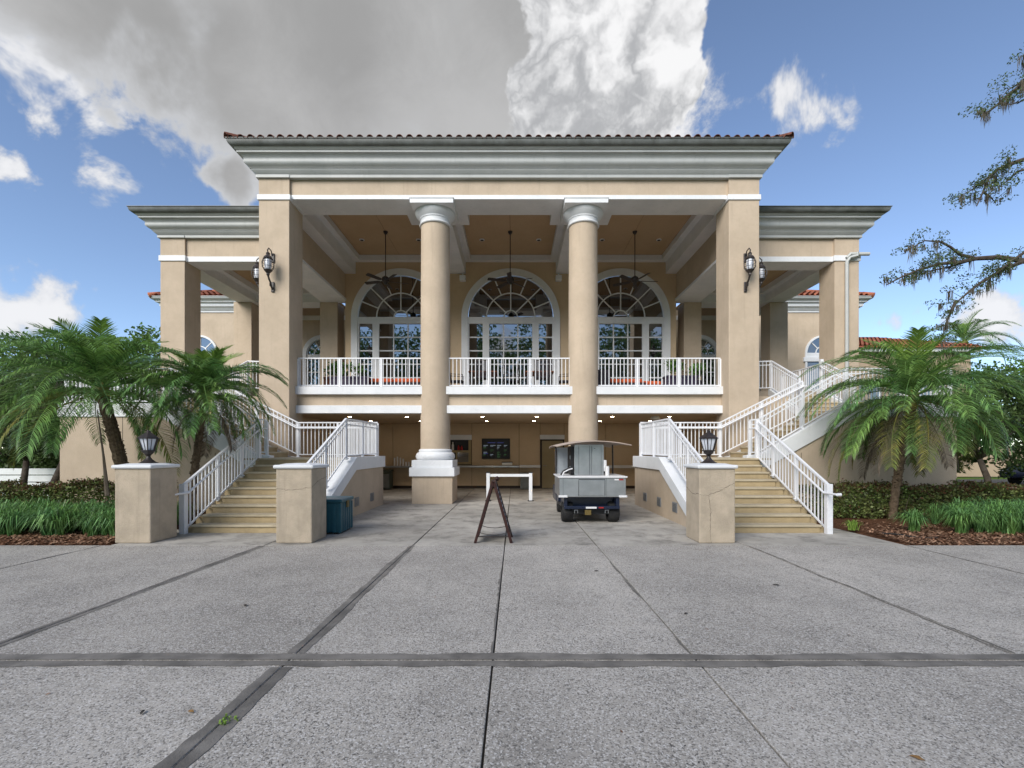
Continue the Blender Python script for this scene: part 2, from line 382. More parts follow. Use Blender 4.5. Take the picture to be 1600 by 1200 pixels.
for k, (p0, p1, wa, wb) in enumerate([
        ((-18,3.71),(18,3.71),0.12,0.12),((-18,3.71),(18,3.71),-0.11,-0.10),
        ((-18,-0.84),(18,-0.84),0.12,0.12),((-18,-0.84),(18,-0.84),-0.11,-0.11),
        ((-1.6,-0.6),(-1.6,3.59),0.09,0.09),((-1.6,-0.6),(-1.6,3.59),-0.08,-0.08),
        ((-1.6,3.84),(-1.6,8.2),0.07,0.06),((-1.6,3.84),(-1.6,8.2),-0.06,-0.05),
        ((-4.2,3.84),(-4.2,8.2),0.06,0.05),((-4.2,3.84),(-4.2,8.2),-0.06,-0.05),
        ((-4.2,-0.6),(-4.2,3.59),0.07,0.07),((-4.2,-0.6),(-4.2,3.59),-0.07,-0.07),
        ((0,3.84),(0,6.6),0.022,0.035),((1.6,3.84),(1.6,8.2),0.022,0.02),
        ((4.2,3.84),(4.2,8.2),0.03,0.02),((4.2,3.84),(4.2,8.2),-0.04,-0.03),((-7.0,3.84),(-7.0,8.2),0.03,0.03),((7.0,3.84),(7.0,8.2),0.03,0.03)]):
    band(p0, p1, wa, wb, k)
for nm, x0, x1 in (('planting_bed', -30, -6.97), ('planting_bed', 7.0, 30)):
    rnd = random.Random(int(x0)); m = MB(); nx, ny = 60, 24
    for j in range(ny+1):
        for i in range(nx+1):
            x = x0+(x1-x0)*i/nx; y = 8.27+4.7*j/ny
            y0 = y+ (0.0 if j == 0 else 0)
            near = i == (0 if x0 > 0 else nx)
            m.v.append((x, y0, (-0.02 if j == 0 or near else 0.045+rnd.uniform(-0.015,0.02))))
    for j in range(ny):
        for i in range(nx): a = j*(nx+1)+i; m.f.append((a,a+1,a+nx+2,a+nx+1))
    o = m.build(nm, 'mulch', None, smooth='all'); o['kind'] = 'structure'
for lab, x0, x1, seed in (('red brown bark mulch left of the stairs', -13.5, -7.0, 3), ('red brown bark mulch right of the stairs', 7.03, 13.5, 4)):
    rnd = random.Random(seed); m = MB()
    for k in range(5200):
        x = rnd.uniform(x0, x1); y = 8.275+abs(rnd.gauss(0,0.9)); a = rnd.uniform(0,6.28); L = rnd.uniform(0.015,0.05); W = rnd.uniform(0.006,0.018)
        t = rnd.uniform(-0.5,0.5); z = 0.05+rnd.uniform(0,0.03)*(1 if y > 8.5 else 0.5)-(0.045*(8.5-y)/0.23 if y < 8.5 else 0)
        dx, dy = math.cos(a), math.sin(a)
        m.poly([(x-dx*L-dy*W,y-dy*L+dx*W,z-t*L),(x-dx*L+dy*W,y-dy*L-dx*W,z-t*L+0.004),(x+dx*L+dy*W,y+dy*L-dx*W,z+t*L),(x+dx*L-dy*W,y+dy*L+dx*W,z+t*L+0.005)])
    o = m.build('bark_mulch', 'bark_chip', None, recalc=False, kind='stuff'); tag(o, lab, 'mulch')
# ================================================================ the clubhouse
club = thing('clubhouse', 'beige stucco clubhouse with columned portico, white trim and red tile roof', 'building', (0, 14.65, 0))
FL = 3.70                                   # upper floor level
ZB, ZBW = 9.47, 8.28                        # undersides of the portico and wing beams
BW = 20.9                                   # back wall of the portico
def P(name, mat, *b, **k):
    par = k.pop('parent', club); return box(name, mat, par, *b, **k)
for s in (-1, 1):
    p = P('pier', 'stucco', s*6.80, s*7.74, 14.65, 15.58, 0, 9.41, bevel=0.012)
    P('pier_head', 'stucco', s*6.80, s*7.74, 14.65, 15.58, 9.57, 10.1, parent=p)
    P('pier_band', 'trim_white', s*6.76, s*7.78, 14.61, 15.6, 9.41, 9.57, parent=p, bevel=0.008)
    p = P('pier', 'stucco', s*11.35, s*12.2, 16.54, 17.39, 0, 8.28, bevel=0.012)
    P('pier_head', 'stucco', s*11.35, s*12.2, 16.54, 17.39, 8.47, 9.1, parent=p)
    P('pier_band', 'trim_white', s*11.31, s*12.24, 16.5, 17.4, 8.28, 8.47, parent=p, bevel=0.008)
    P('pier', 'stucco', s*11.55, s*12.35, 21.1, 21.9, 2.8, 8.28, bevel=0.012)
    P('pier', 'stucco', s*7.72, s*8.5, 21.1, 21.9, 2.8, 8.28, bevel=0.012)
# columns
for s in (-1, 1):
    cx, cy = s*2.39, 15.33
    col = MB().lathe([(0.475,1.70),(0.475,4.0),(0.468,6.5),(0.455,8.86)], (cx,cy,0), 48).build('column', 'stucco', club, smooth=True)
    MB().box(cx-0.63,cx+0.63,cy-0.63,cy+0.63,0,0.86).build('plinth', 'stucco', col, bevel=0.012)
    MB().box(cx-0.70,cx+0.70,cy-0.70,cy+0.70,0.86,1.13).box(cx-0.635,cx+0.635,cy-0.635,cy+0.635,1.13,1.36).build('plinth_cap', 'trim_white', col, bevel=0.008)
    MB().lathe([(0.56,1.36),(0.60,1.385),(0.625,1.44),(0.625,1.50),(0.60,1.56),(0.56,1.60),(0.525,1.605),(0.525,1.63),(0.535,1.65),(0.525,1.69),(0.485,1.70),(0.477,1.71)], (cx,cy,0), 48).build('base_moulding', 'trim_white', col, smooth=True)
    MB().lathe([(0.458,8.86),(0.50,8.865),(0.515,8.89),(0.50,8.92),(0.475,8.93),(0.475,9.04),(0.50,9.055),(0.505,9.09),(0.54,9.12),(0.60,9.18),(0.64,9.25),(0.645,9.29),(0.60,9.30)], (cx,cy,0), 48).build('capital', 'trim_white', col, smooth=True)
    MB().box(cx-0.67,cx+0.67,cy-0.74,cy+0.62,9.30,9.465).box(cx-0.69,cx+0.69,cy-0.76,cy+0.62,9.44,9.467).build('abacus', 'trim_white', col, bevel=0.006)
# portico entablature and soffits
P('frieze', 'stucco', -6.80, 6.80, 14.74, 15.55, 9.6, 10.1)
P('architrave_band', 'trim_white', -6.76, 6.76, 14.71, 14.8, 9.468, 9.6, bevel=0.006)
P('beam', 'trim_white', -6.8, 6.8, 14.8, 15.7, ZB, 9.62)
for s in (-1, 1):
    P('beam', 'trim_white', s*2.39-1.0, s*2.39+1.0, 15.702, 16.4, ZB+0.002, 10.1)
    P('beam', 'trim_white', s*2.39-0.40, s*2.39+0.40, 16.402, BW, ZB-0.002, 10.1)
    P('beam', 'trim_white', s*6.84, s*7.3, 15.702, BW, ZB, 10.1)
    P('header_wall', 'stucco', s*7.302, s*7.72, 15.6, 17.4, ZBW+0.1, 9.9); P('header_wall', 'stucco', s*7.302, s*8.3, 17.401, 21.2, ZBW+0.1, 9.9)
    P('header_soffit', 'trim_white', s*7.26, s*7.73, 15.6, 17.3, ZBW, ZBW+0.1); P('header_soffit', 'trim_white', s*7.26, s*8.42, 17.301, 21.25, ZBW, ZBW+0.1)
# coffered ceiling: three bays, two boards each, white cove
for xa, xb, hx in ((-6.84,-2.79,-4.87), (-1.99,1.99,0.0), (2.79,6.84,4.87)):
    for a, b in ((xa, hx-0.006), (hx+0.006, xb)):
        P('ceiling_panel', 'stucco_soffit', a, b, 15.65, BW+0.05, 10.22, 10.27)
    m = MB()
    for dd, zz in ((0.24,9.98),):
        m.box(xa, xa+dd, 15.7, BW, zz, 10.21).box(xb-dd, xb, 15.7, BW, zz, 10.21).box(xa+dd, xb-dd, BW-dd, BW, zz, 10.21).box(xa+dd, xb-dd, 15.7, 15.7+dd, zz+0.12, 10.21)
    m.build('ceiling_cove', 'trim_white', club)
    P('ceiling_panel', 'joint_dark', hx-0.02, hx+0.02, 15.7, BW, 10.235, 10.26)
    for i in (-1, 1):
        for yy in (16.9, 19.2):
            dl = MB().lathe([(0.085,10.19),(0.10,10.195),(0.10,10.222)], (hx+i*1.15, yy, 0), 20).build('downlight', 'trim_white', club, smooth=True)
            MB().lathe([(0.001,10.186),(0.07,10.186),(0.07,10.189)], (hx+i*1.15, yy, 0), 16).build('lens', 'black_plastic', dl)
# cornice swept round a block
def cornice(parent, hx, y0, yb, prof, name, mat, x_in=None):
    m = MB()
    for e, z in prof:
        if x_in is None: m.v += [(-hx-e,yb,z),(-hx-e,y0-e,z),(hx+e,y0-e,z),(hx+e,yb,z)]
        else:
            s = 1 if hx > 0 else -1
            m.v += [(x_in,y0-e,z),(hx+s*e,y0-e,z),(hx+s*e,yb,z)]
    n = 4 if x_in is None else 3
    for k in range(len(prof)-1):
        for j in range(n-1): m.f.append((k*n+j, k*n+j+1, (k+1)*n+j+1, (k+1)*n+j))
    return m.build(name, mat, parent, smooth=True, recalc=False)
def crown(z0, z1):
    h = z1-z0; pts = [(-0.3,0.0),(0.05,0.0),(0.05,0.10),(0.065,0.115),(0.15,0.215),(0.155,0.225),(0.155,0.262),(0.19,0.268)]
    for k in range(0, 11):                  # swelling cyma
        a = k/10; pts.append((0.19+0.20*a**0.8+0.035*math.sin(a*math.pi*2), 0.285+0.345*a))
    pts += [(0.44,0.64),(0.44,0.70),(0.455,0.705),(0.52,0.80),(0.54,0.80)]
    return [(e, z0+z*h/1.0) for e, z in pts]
def gut(z0, z1):
    h = z1-z0; return [(0.50,z0+0.78*h),(0.56,z0+0.79*h),(0.60,z0+0.83*h),(0.625,z0+0.90*h),(0.63,z0+0.97*h),(0.655,z0+0.975*h),(0.655,z0+1.0*h),(0.60,z0+1.0*h),(0.3,z0+0.97*h)]
co = cornice(club, 7.74, 14.65, 26, crown(10.08, 10.93), 'cornice', 'cornice_paint')
cornice(co, 7.74, 14.65, 26, gut(10.08, 10.93), 'gutter', 'gutter_paint')
for s in (-1, 1): P('cornice_break', 'cornice_paint', s*6.77, s*7.80, 14.575, 15.6, 10.075, 10.16, parent=co)
for s in (-1, 1):
    cw = cornice(club, s*12.2, 16.54, 23.9, crown(9.08, 9.88), 'cornice', 'cornice_paint', x_in=s*7.745)
    cornice(cw, s*12.2, 16.54, 23.9, gut(9.08, 9.88), 'gutter', 'gutter_paint', x_in=s*7.745)
    P('cornice_break', 'cornice_paint', s*11.32, s*12.26, 16.465, 17.4, 9.075, 9.15, parent=cw)
    P('frieze', 'stucco', s*7.75, s*11.35, 16.62, 17.3, 8.46, 9.1)
    P('architrave_band', 'trim_white', s*7.75, s*11.31, 16.59, 16.68, ZBW+0.003, 8.46)
    P('beam', 'trim_white', s*8.3, s*11.35, 16.68, 17.4, ZBW+0.005, 8.47)
    P('beam', 'trim_white', s*11.353, s*12.2, 17.4, 24, ZBW+0.004, 9.08)
    P('beam', 'trim_white', s*8.45, s*11.352, 21.15, 22.0, ZBW+0.006, 9.0)
    P('wing_roof', 'gutter_paint', s*7.8, s*12.3, 16.5, 24, 9.70, 9.75)
    P('ceiling_panel', 'stucco_soffit', s*8.3, s*11.36, 17.35, 24, 8.86, 8.9)
    m = MB(); m.box(s*8.3,s*8.55,17.4,21.15,8.62,8.855).box(s*11.1,s*11.352,17.4,21.15,8.62,8.855).box(s*8.55,s*11.1,20.9,21.15,8.62,8.855).box(s*8.55,s*11.1,17.4,17.65,8.62,8.855)
    m.build('ceiling_cove', 'trim_white', club)
    for yy in (18.4, 20.0):
        MB().lathe([(0.085,8.84),(0.10,8.845),(0.10,8.862)], (s*9.8, yy, 0), 16).build('downlight', 'trim_white', club, smooth=True)
    # downspout on one wing pier
m = MB(); m.tube([(12.02,16.38,8.52),(12.02,16.38,8.40),(11.80,16.42,8.36),(11.72,16.46,8.22),(11.72,16.46,3.2)], 0.06, 10)
m.tube([(12.45,16.40,8.47),(11.8,16.40,8.47),(11.72,16.46,8.36)], 0.06, 10)
m.build('downspout', 'cornice_paint', club, smooth=True)
# roofs: barrel tiles
roof = MB()
rz, ry = 10.90, 14.02
roof.prism([(-8.3,ry+0.07,rz),(8.3,ry+0.07,rz),(5.2,ry+3.2,rz+1.1),(-5.2,ry+3.2,rz+1.1)], (0,0,-0.03))
roof.prism([(-8.3,ry+0.07,rz),(-5.2,ry+3.2,rz+1.1),(-5.2,26,rz+1.1),(-8.3,26,rz)], (0,0,-0.03))
roof.prism([(8.3,ry+0.07,rz),(5.2,ry+3.2,rz+1.1),(5.2,26,rz+1.1),(8.3,26,rz)], (0,0,-0.03))
roof = roof.build('roof', 'terracotta', club)
def barrel(L=0.46, r0=0.105, r1=0.088, n=8):
    m = MB(); pr = []
    for y, r in ((0,r0),(L,r1)):
        for inner in (0, 1):
            for k in range(n+1):
                a = math.pi*k/n; rr = r-0.016*inner
                m.v.append((rr*math.cos(a), y, rr*math.sin(a)*0.9))
    q = n+1
    for k in range(n):
        m.f += [(k,k+1,2*q+k+1,2*q+k),(q+k,3*q+k,3*q+k+1,q+k+1),(k,q+k,q+k+1,k+1)]
    me = bpy.data.meshes.new('tile'); me.from_pydata(m.v, [], m.f); me.update()
    for p in me.polygons: p.use_smooth = True
    me.set_sharp_from_angle(angle=R(40)); me.materials.append(MAT['tile_shaded']); return me
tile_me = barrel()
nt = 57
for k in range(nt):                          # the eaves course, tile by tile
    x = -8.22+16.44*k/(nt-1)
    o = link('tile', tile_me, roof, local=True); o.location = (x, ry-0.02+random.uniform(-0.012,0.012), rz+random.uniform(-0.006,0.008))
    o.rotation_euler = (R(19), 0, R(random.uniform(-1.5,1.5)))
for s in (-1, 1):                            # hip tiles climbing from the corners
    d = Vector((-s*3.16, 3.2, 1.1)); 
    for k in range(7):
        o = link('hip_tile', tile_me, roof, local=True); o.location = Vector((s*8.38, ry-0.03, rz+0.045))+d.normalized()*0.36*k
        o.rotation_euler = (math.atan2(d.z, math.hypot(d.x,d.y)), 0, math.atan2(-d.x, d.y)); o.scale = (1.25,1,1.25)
m = MB()                                     # the rest of the slope
for k in range(nt):
    x = -8.22+16.44*k/(nt-1); top = 3.2 if abs(x) < 5.2 else max(0.5, 3.2*(8.36-abs(x))/3.16)
    q0 = len(m.v)
    for y in (0.42, top):
        for a in range(5):
            t = math.pi*a/4; m.v.append((x+0.095*math.cos(t), ry+y, rz+y*1.1/3.2+0.085*math.sin(t)))
    for a in range(4): m.f.append((q0+a,q0+a+1,q0+a+6,q0+a+5))
m.build('tile_field', 'terracotta', roof, smooth='all', kind='stuff')

# arched walls -------------------------------------------------------------
def arch_wall(m, x0, x1, z0, z1, y, holes, t=0.2):
    xs = x0
    for cx, r, zs, zb in sorted(holes):
        m.box(xs, cx-r, y, y+t, z0, z1)
        if zb > z0: m.box(cx-r, cx+r, y, y+t, z0, zb)
        n = 28
        for k in range(n):
            a0, a1 = math.pi*k/n, math.pi*(k+1)/n
            p = [(cx+r*math.cos(a0), y, zs+r*math.sin(a0)), (cx+r*math.cos(a0), y, z1), (cx+r*math.cos(a1), y, z1), (cx+r*math.cos(a1), y, zs+r*math.sin(a1))]
            m.prism(p, (0,t,0))
        xs = cx+r
    m.box(xs, x1, y, y+t, z0, z1); return m
def arc_bar(m, cx, zs, r, wdt, y0, y1, n=24, a0=0.0, a1=math.pi):
    for k in range(n):
        t0, t1 = a0+(a1-a0)*k/n, a0+(a1-a0)*(k+1)/n
        q = [(cx+rr*math.cos(t), y0, zs+rr*math.sin(t)) for rr, t in ((r,t0),(r+wdt,t0),(r+wdt,t1),(r,t1))]
        m.prism(q, (0, y1-y0, 0))
    return m
def pane(parent, pts, y):
    rnd = random
    o = MB().poly([(x,0,z) for x, z in pts])
    cx = sum(p[0] for p in pts)/len(pts); cz = sum(p[1] for p in pts)/len(pts)
    o.v = [(v[0]-cx, 0, v[2]-cz) for v in o.v]
    o = o.build('pane', 'window_glass', parent, recalc=False)
    o.location = o.location+Vector((cx, y, cz)); o.rotation_euler = (R(rnd.gauss(0,0.18)), 0, R(rnd.gauss(0,0.18)))
def arch_window(cx, y, zs, zb, ri, ro, ztr, lights, rows, rings, mw=0.052):
    """frame with fanlight; lights = list of (x0, x1, columns)"""
    m = MB(); arc_bar(m, cx, zs, ri, ro-ri, y-0.07, y+0.1, 40)
    for s in (-1, 1): m.box(cx+s*ri, cx+s*ro, y-0.07, y+0.1, zb, zs-0.0005)
    f = m.build('window', 'trim_white', club, smooth=True)
    m = MB(); m.box(cx-ri, cx+ri, y-0.02, y+0.09, ztr, zs+0.04)
    xs = sorted(lights)
    edges = [cx-ri]+[v for l in xs for v in l[:2]]+[cx+ri]
    for a, b in zip(edges[::2], edges[1::2]): m.box(a, b, y-0.015, y+0.09, zb, ztr-0.0005)
    m.build('frame', 'trim_white', f)
    m = MB(); yb, yc = y+0.035, y+0.075
    zc = zs+0.04
    def inside(r, a): return (cx+r*math.cos(a), zc+r*math.sin(a)*(ri-0.04)/ri)
    bounds = [0.0]+[rr for rr, _ in rings]
    for rr, n in rings:
        if rr < ri-0.02: arc_bar(m, cx, zc, rr-mw/2, mw, yb, yc, 24)
    r_prev = None
    for (rr, n), r_in in zip(rings, bounds):
        for k in range(1, n):
            a = math.pi*k/n; p0, p1 = inside(r_in, a), inside(rr, a)
            if r_in > 0: m.bar((p0[0], (yb+yc)/2, p0[1]), (p1[0], (yb+yc)/2, p1[1]), mw, 0.038, up=(0,1,0))
        for k in range(n):
            a0, a1 = math.pi*k/n, math.pi*(k+1)/n; K = max(2, 24//n)
            pts = [inside(rr, a0+(a1-a0)*j/K) for j in range(K+1)]
            pts += [inside(r_in, a1-(a1-a0)*j/K) for j in range(K+1)] if r_in > 0 else [(cx, zc)]
            pane(f, pts, y+0.06)
    for x0, x1, nc in xs:
        zz = [zb+(ztr-zb)*k/rows for k in range(rows+1)]; xx = [x0+(x1-x0)*k/nc for k in range(nc+1)]
        for z in zz[1:-1]: m.box(x0, x1, yb+0.002, yc-0.002, z-mw/2, z+mw/2)
        for x in xx[1:-1]: m.box(x-mw/2, x+mw/2, yb, yc, zb, ztr)
        for i in range(nc):
            for j in range(rows): pane(f, [(xx[i],zz[j]),(xx[i+1],zz[j]),(xx[i+1],zz[j+1]),(xx[i],zz[j+1])], y+0.06)
    m.build('muntins', 'trim_white', f)
    return f
WX = (-4.86, 0.0, 4.86)
arch_wall(MB(), -7.3, 7.3, 2.9, 10.25, BW, [(x, 1.95, 7.52, FL) for x in WX]).build('back_wall', 'stucco_inner', club)
for x in WX:
    arch_window(x, BW, 7.52, FL, 1.89, 2.17, 7.27, [(x-1.83,x-1.24,1),(x-0.95,x+0.95,3),(x+1.24,x+1.83,1)], 6, [(0.30,1),(1.07,4),(1.87,8)])
for s in (-1, 1):                           # speakers under the beams
    MB().box(s*2.10-0.13, s*2.10+0.13, BW-0.28, BW-0.02, 9.10, 9.32).box(s*2.1-0.03,s*2.1+0.03,BW-0.16,BW-0.1,9.32,9.46).build('speaker', 'trim_white', club, bevel=0.02)
# recessed wing walls and the rear block
for s in (-1, 1):
    P('return_wall', 'stucco', s*7.1, s*7.3, BW+0.2, 24, 2.9, 8.4)
    a, b = sorted((s*7.3, s*12.4))
    arch_wall(MB(), a, b, 2.9, 8.9, 24, [(s*9.55, 0.85, 6.5, FL)]).build('wing_wall', 'stucco', club)
    arch_window(s*9.55, 24, 6.5, FL, 0.82, 1.02, 6.3, [(s*9.55-0.78, s*9.55+0.78, 2)], 4, [(0.16,1),(0.45,3),(0.80,6)], 0.045)
    P('wall_band', 'trim_white', s*7.32, s*12.38, 23.94, 24.0, 8.28, 8.5)
    a, b = sorted((s*12.4, s*18.8))
    arch_wall(MB(), a, b, 0, 9.32, 26, [(s*17.1, 0.93, 7.0, 4.0)]).build('rear_wall', 'stucco', club)
    arch_window(s*17.1, 26, 7.0, 4.0, 0.90, 1.0, 6.6, [(s*17.1-0.86, s*17.1+0.86, 1)], 1, [(0.36,2),(0.88,4)], 0.05)
    P('window_sill', 'trim_white', s*16.0, s*18.2, 25.9, 26.05, 6.55, 6.78)
    P('rear_wall', 'stucco', s*18.6, s*18.8, 26.2, 42, 0, 9.3)
    cr = cornice(club, s*18.8, 26, 42, crown(9.25, 9.97), 'cornice', 'trim_white', x_in=s*11)
    cornice(cr, s*18.8, 26, 42, gut(9.25, 9.97), 'gutter', 'cornice_paint', x_in=s*11)
    rr = MB(); X0, X1 = s*8, s*19.42
    rr.poly([(X0,25.35,9.95),(X1,25.35,9.95),(s*14.6,30.2,11.95),(X0,30.2,11.95)]); rr.poly([(X1,25.35,9.95),(X1,42,9.95),(s*14.6,42,11.95),(s*14.6,30.2,11.95)])
    rr = rr.build('roof', 'terracotta', club)
    m = MB()
    for k in range(40):
        x = s*(19.3-0.29*k); xx = abs(x); top = min(4.85, max(0.2, (19.42-xx)/4.82*4.85)); q0 = len(m.v)
        ns = max(1, int(top/0.4))
        for j in range(ns):
            y0_, y1_ = 0.4*j, min(top, 0.4*j+0.42); q0 = len(m.v)
            for y, r, lift in ((y0_,0.105,0.03),(y1_,0.085,0.0)):
                for a in range(5):
                    t = math.pi*a/4; m.v.append((x+r*math.cos(t), 25.33+y, 9.96+y*2.0/4.85+lift+r*0.9*math.sin(t)))
            for a in range(4): m.f.append((q0+a,q0+a+1,q0+a+6,q0+a+5))
    for k in range(14):
        c = Vector((X1,25.35,9.99)).lerp(Vector((s*14.6,30.2,12.0)), k/14); c2 = Vector((X1,25.35,10.04)).lerp(Vector((s*14.6,30.2,12.0)), (k+1.1)/14)
        m.tube([c, c2], [0.14,0.11], 8)
    m.build('tile_field', 'terracotta', rr, smooth='all', kind='stuff')
# upper floor slab, bands and terraces
P('terrace_slab', 'terrace_floor', -6.8, 6.8, 15.2, 20.9, 3.45, FL)
P('balcony_fascia', 'stucco', -6.8, 6.8, 15.2, 15.4, 3.02, 3.46)
P('balcony_edge', 'trim_white', -6.8, 6.8, 15.05, 15.42, 3.452, FL+0.003, bevel=0.008)
P('balcony_base', 'trim_white', -6.8, 6.8, 15.08, 15.4, 2.85, 3.10, bevel=0.008)
P('lower_ceiling', 'stucco_inner', -7.3, 7.3, 15.38, 21.0, 2.86, 2.95)
for s in (-1, 1):
    P('terrace_slab', 'terrace_floor', s*6.82, s*12.4, 16.28, 24, 3.4, FL)
    P('terrace_wall', 'stucco', s*7.3, s*12.2, 16.3, 16.5, 0, 3.4)
    P('undercroft_wall', 'stucco_inner', s*7.3, s*7.5, 15.6, 20.9, 0, 2.86)
    P('undercroft_wall', 'stucco', s*7.76, s*9.0, 15.2, 16.3, 0, 3.4)
lm = bpy.data.materials.new('lit_lens'); lm.use_nodes = True; lb = lm.node_tree.nodes['Principled BSDF']; lb.inputs['Emission Color'].default_value = (1.0,0.80,0.58,1); lb.inputs['Emission Strength'].default_value = 38; MAT['lit_lens'] = lm
for x in (-5.6,-3.6,-0.95,0.95,3.6,5.6):
    for y in (16.6, 19.0):
        MB().lathe([(0.07,2.845),(0.085,2.848),(0.085,2.861)], (x, y, 0), 14, cap=False).build('downlight', 'lamp_white', club); MB().poly([(x+0.066*math.cos(k*math.pi/6), y+0.066*math.sin(k*math.pi/6), 2.8475) for k in range(12)]).build('lens', 'lit_lens', club, recalc=False)
MB().lathe([(0.03,2.74),(0.15,2.76),(0.17,2.80),(0.14,2.84),(0.14,2.861)], (5.1, 16.6, 0), 20).build('dome_light', 'lamp_white', club, smooth=True)
# lower back wall in panels, with window, screen and door
lw = P('lower_wall', 'joint_dark', -7.3, 7.3, 20.96, 21.1, 0, 2.86)
def panel(x0, x1, z0, z1, mat='stucco_inner'): box('wall_panel', mat, lw, x0+0.008, x1-0.008, 20.9, 20.97, z0, z1-0.004)
for x0, x1 in ((-7.3,-5.2),(-5.2,-2.95),(-1.72,0.37),(0.37,1.30),(2.36,4.18),(4.18,7.3)): panel(x0, x1, 0.12, 2.86)
panel(-2.95,-1.72, 0.12, 1.0); panel(-2.95,-1.72, 2.36, 2.86); panel(1.30, 2.36, 2.36, 2.86)
sw = P('service_window', 'door_paint', -2.93, -1.74, 20.87, 20.93, 1.06, 1.16)
MB().box(-2.93,-2.86,20.87,20.95,1.16,2.13).box(-1.86,-1.74,20.87,20.95,1.16,2.13).box(-2.86,-1.86,20.87,20.94,1.58,1.68).box(-2.42,-2.36,20.87,20.94,1.16,1.58).build('frame', 'door_paint', sw)
P('lintel', 'trim_white', -2.95, -1.72, 20.84, 20.95, 2.14, 2.36, parent=sw)
P('pane', 'window_glass', -2.36, -1.86, 20.945, 20.95, 1.16, 1.58, parent=sw)
P('interior', 'black_plastic', -2.9, -1.8, 20.952, 20.956, 1.1, 2.13, parent=sw)
dr = P('door', 'door_paint', 1.38, 2.30, 20.90, 20.955, 0.02, 2.10)
MB().box(1.31,1.375,20.86,20.957,0,2.16).box(2.305,2.36,20.86,20.957,0,2.16).box(1.375,2.305,20.86,20.957,2.105,2.16).build('frame', 'dark_brown', dr)
P('lintel', 'trim_white', 1.29, 2.37, 20.83, 20.95, 2.165, 2.36, parent=dr)
MB().tube([(1.46,20.89,1.0),(1.46,20.83,1.0),(1.58,20.83,1.0)], 0.014, 8).lathe([(0.001,0),(0.035,0),(0.035,0.01)], (1.46,20.89,1.0), 12).build('handle', 'steel_dark', dr)
P('base_strip', 'dark_brown', -7.29, 1.29, 20.88, 20.93, 0, 0.12); P('base_strip', 'dark_brown', 2.37, 7.29, 20.88, 20.93, 0, 0.12)
P('counter', 'steel', -2.95, 0.37, 20.35, 20.9, 0.93, 1.03, bevel=0.03)
P('ledge', 'trim_white', 0.39, 1.29, 20.72, 20.9, 0.92, 1.03); P('ledge', 'trim_white', 2.40, 7.28, 20.72, 20.9, 0.90, 1.02)
P('counter', 'steel', -7.28, -2.96, 20.42, 20.9, 0.93, 1.0)
tv = thing('menu_screen', 'dark flat menu screen on the wall above the steel counter', 'screen', (-0.65, 20.88, 1.3))
MB().box(-1.27,-0.03,20.84,20.895,1.30,2.20).build('bezel', 'black_plastic', tv, bevel=0.008)
rnd = random.Random(5)
def emis(name, c, st):
    m = bpy.data.materials.new(name); m.use_nodes = True; b = m.node_tree.nodes['Principled BSDF']
    b.inputs['Base Color'].default_value = (0,0,0,1); b.inputs['Emission Color'].default_value = (*c,1); b.inputs['Emission Strength'].default_value = st; MAT[name] = m
emis('screen_glow', (0.25,0.3,0.35), 0.25); emis('screen_green', (0.05,0.13,0.05), 0.22); emis('screen_blue', (0.04,0.05,0.2), 0.3)
for mat, cells in (('screen_glow', [(0,1,0.20),(1,1,0.22),(2,1,0.18),(3,1,0.14),(0,4,0.16),(2,2,0.1),(1,5,0.13)]), ('screen_green', [(0,2,0.12),(1,3,0.15),(2,4,0.12),(3,3,0.13),(2,5,0.16),(3,5,0.12),(0,5,0.1),(2,6,0.14)]), ('screen_blue', [(0.6,-0.2,0.35),(2,-0.2,0.3),(0,4.6,0.2)])):
    m = MB()
    for cx_, rw, ln in cells:
        x = -1.2+0.30*cx_; z = 1.98-0.1*rw; m.box(x, x+ln, 20.833, 20.838, z, z+0.028)
        if mat != 'screen_blue': m.box(x, x+ln*0.6, 20.833, 20.838, z-0.045, z-0.03)
    m.build('menu_lines', mat, tv)

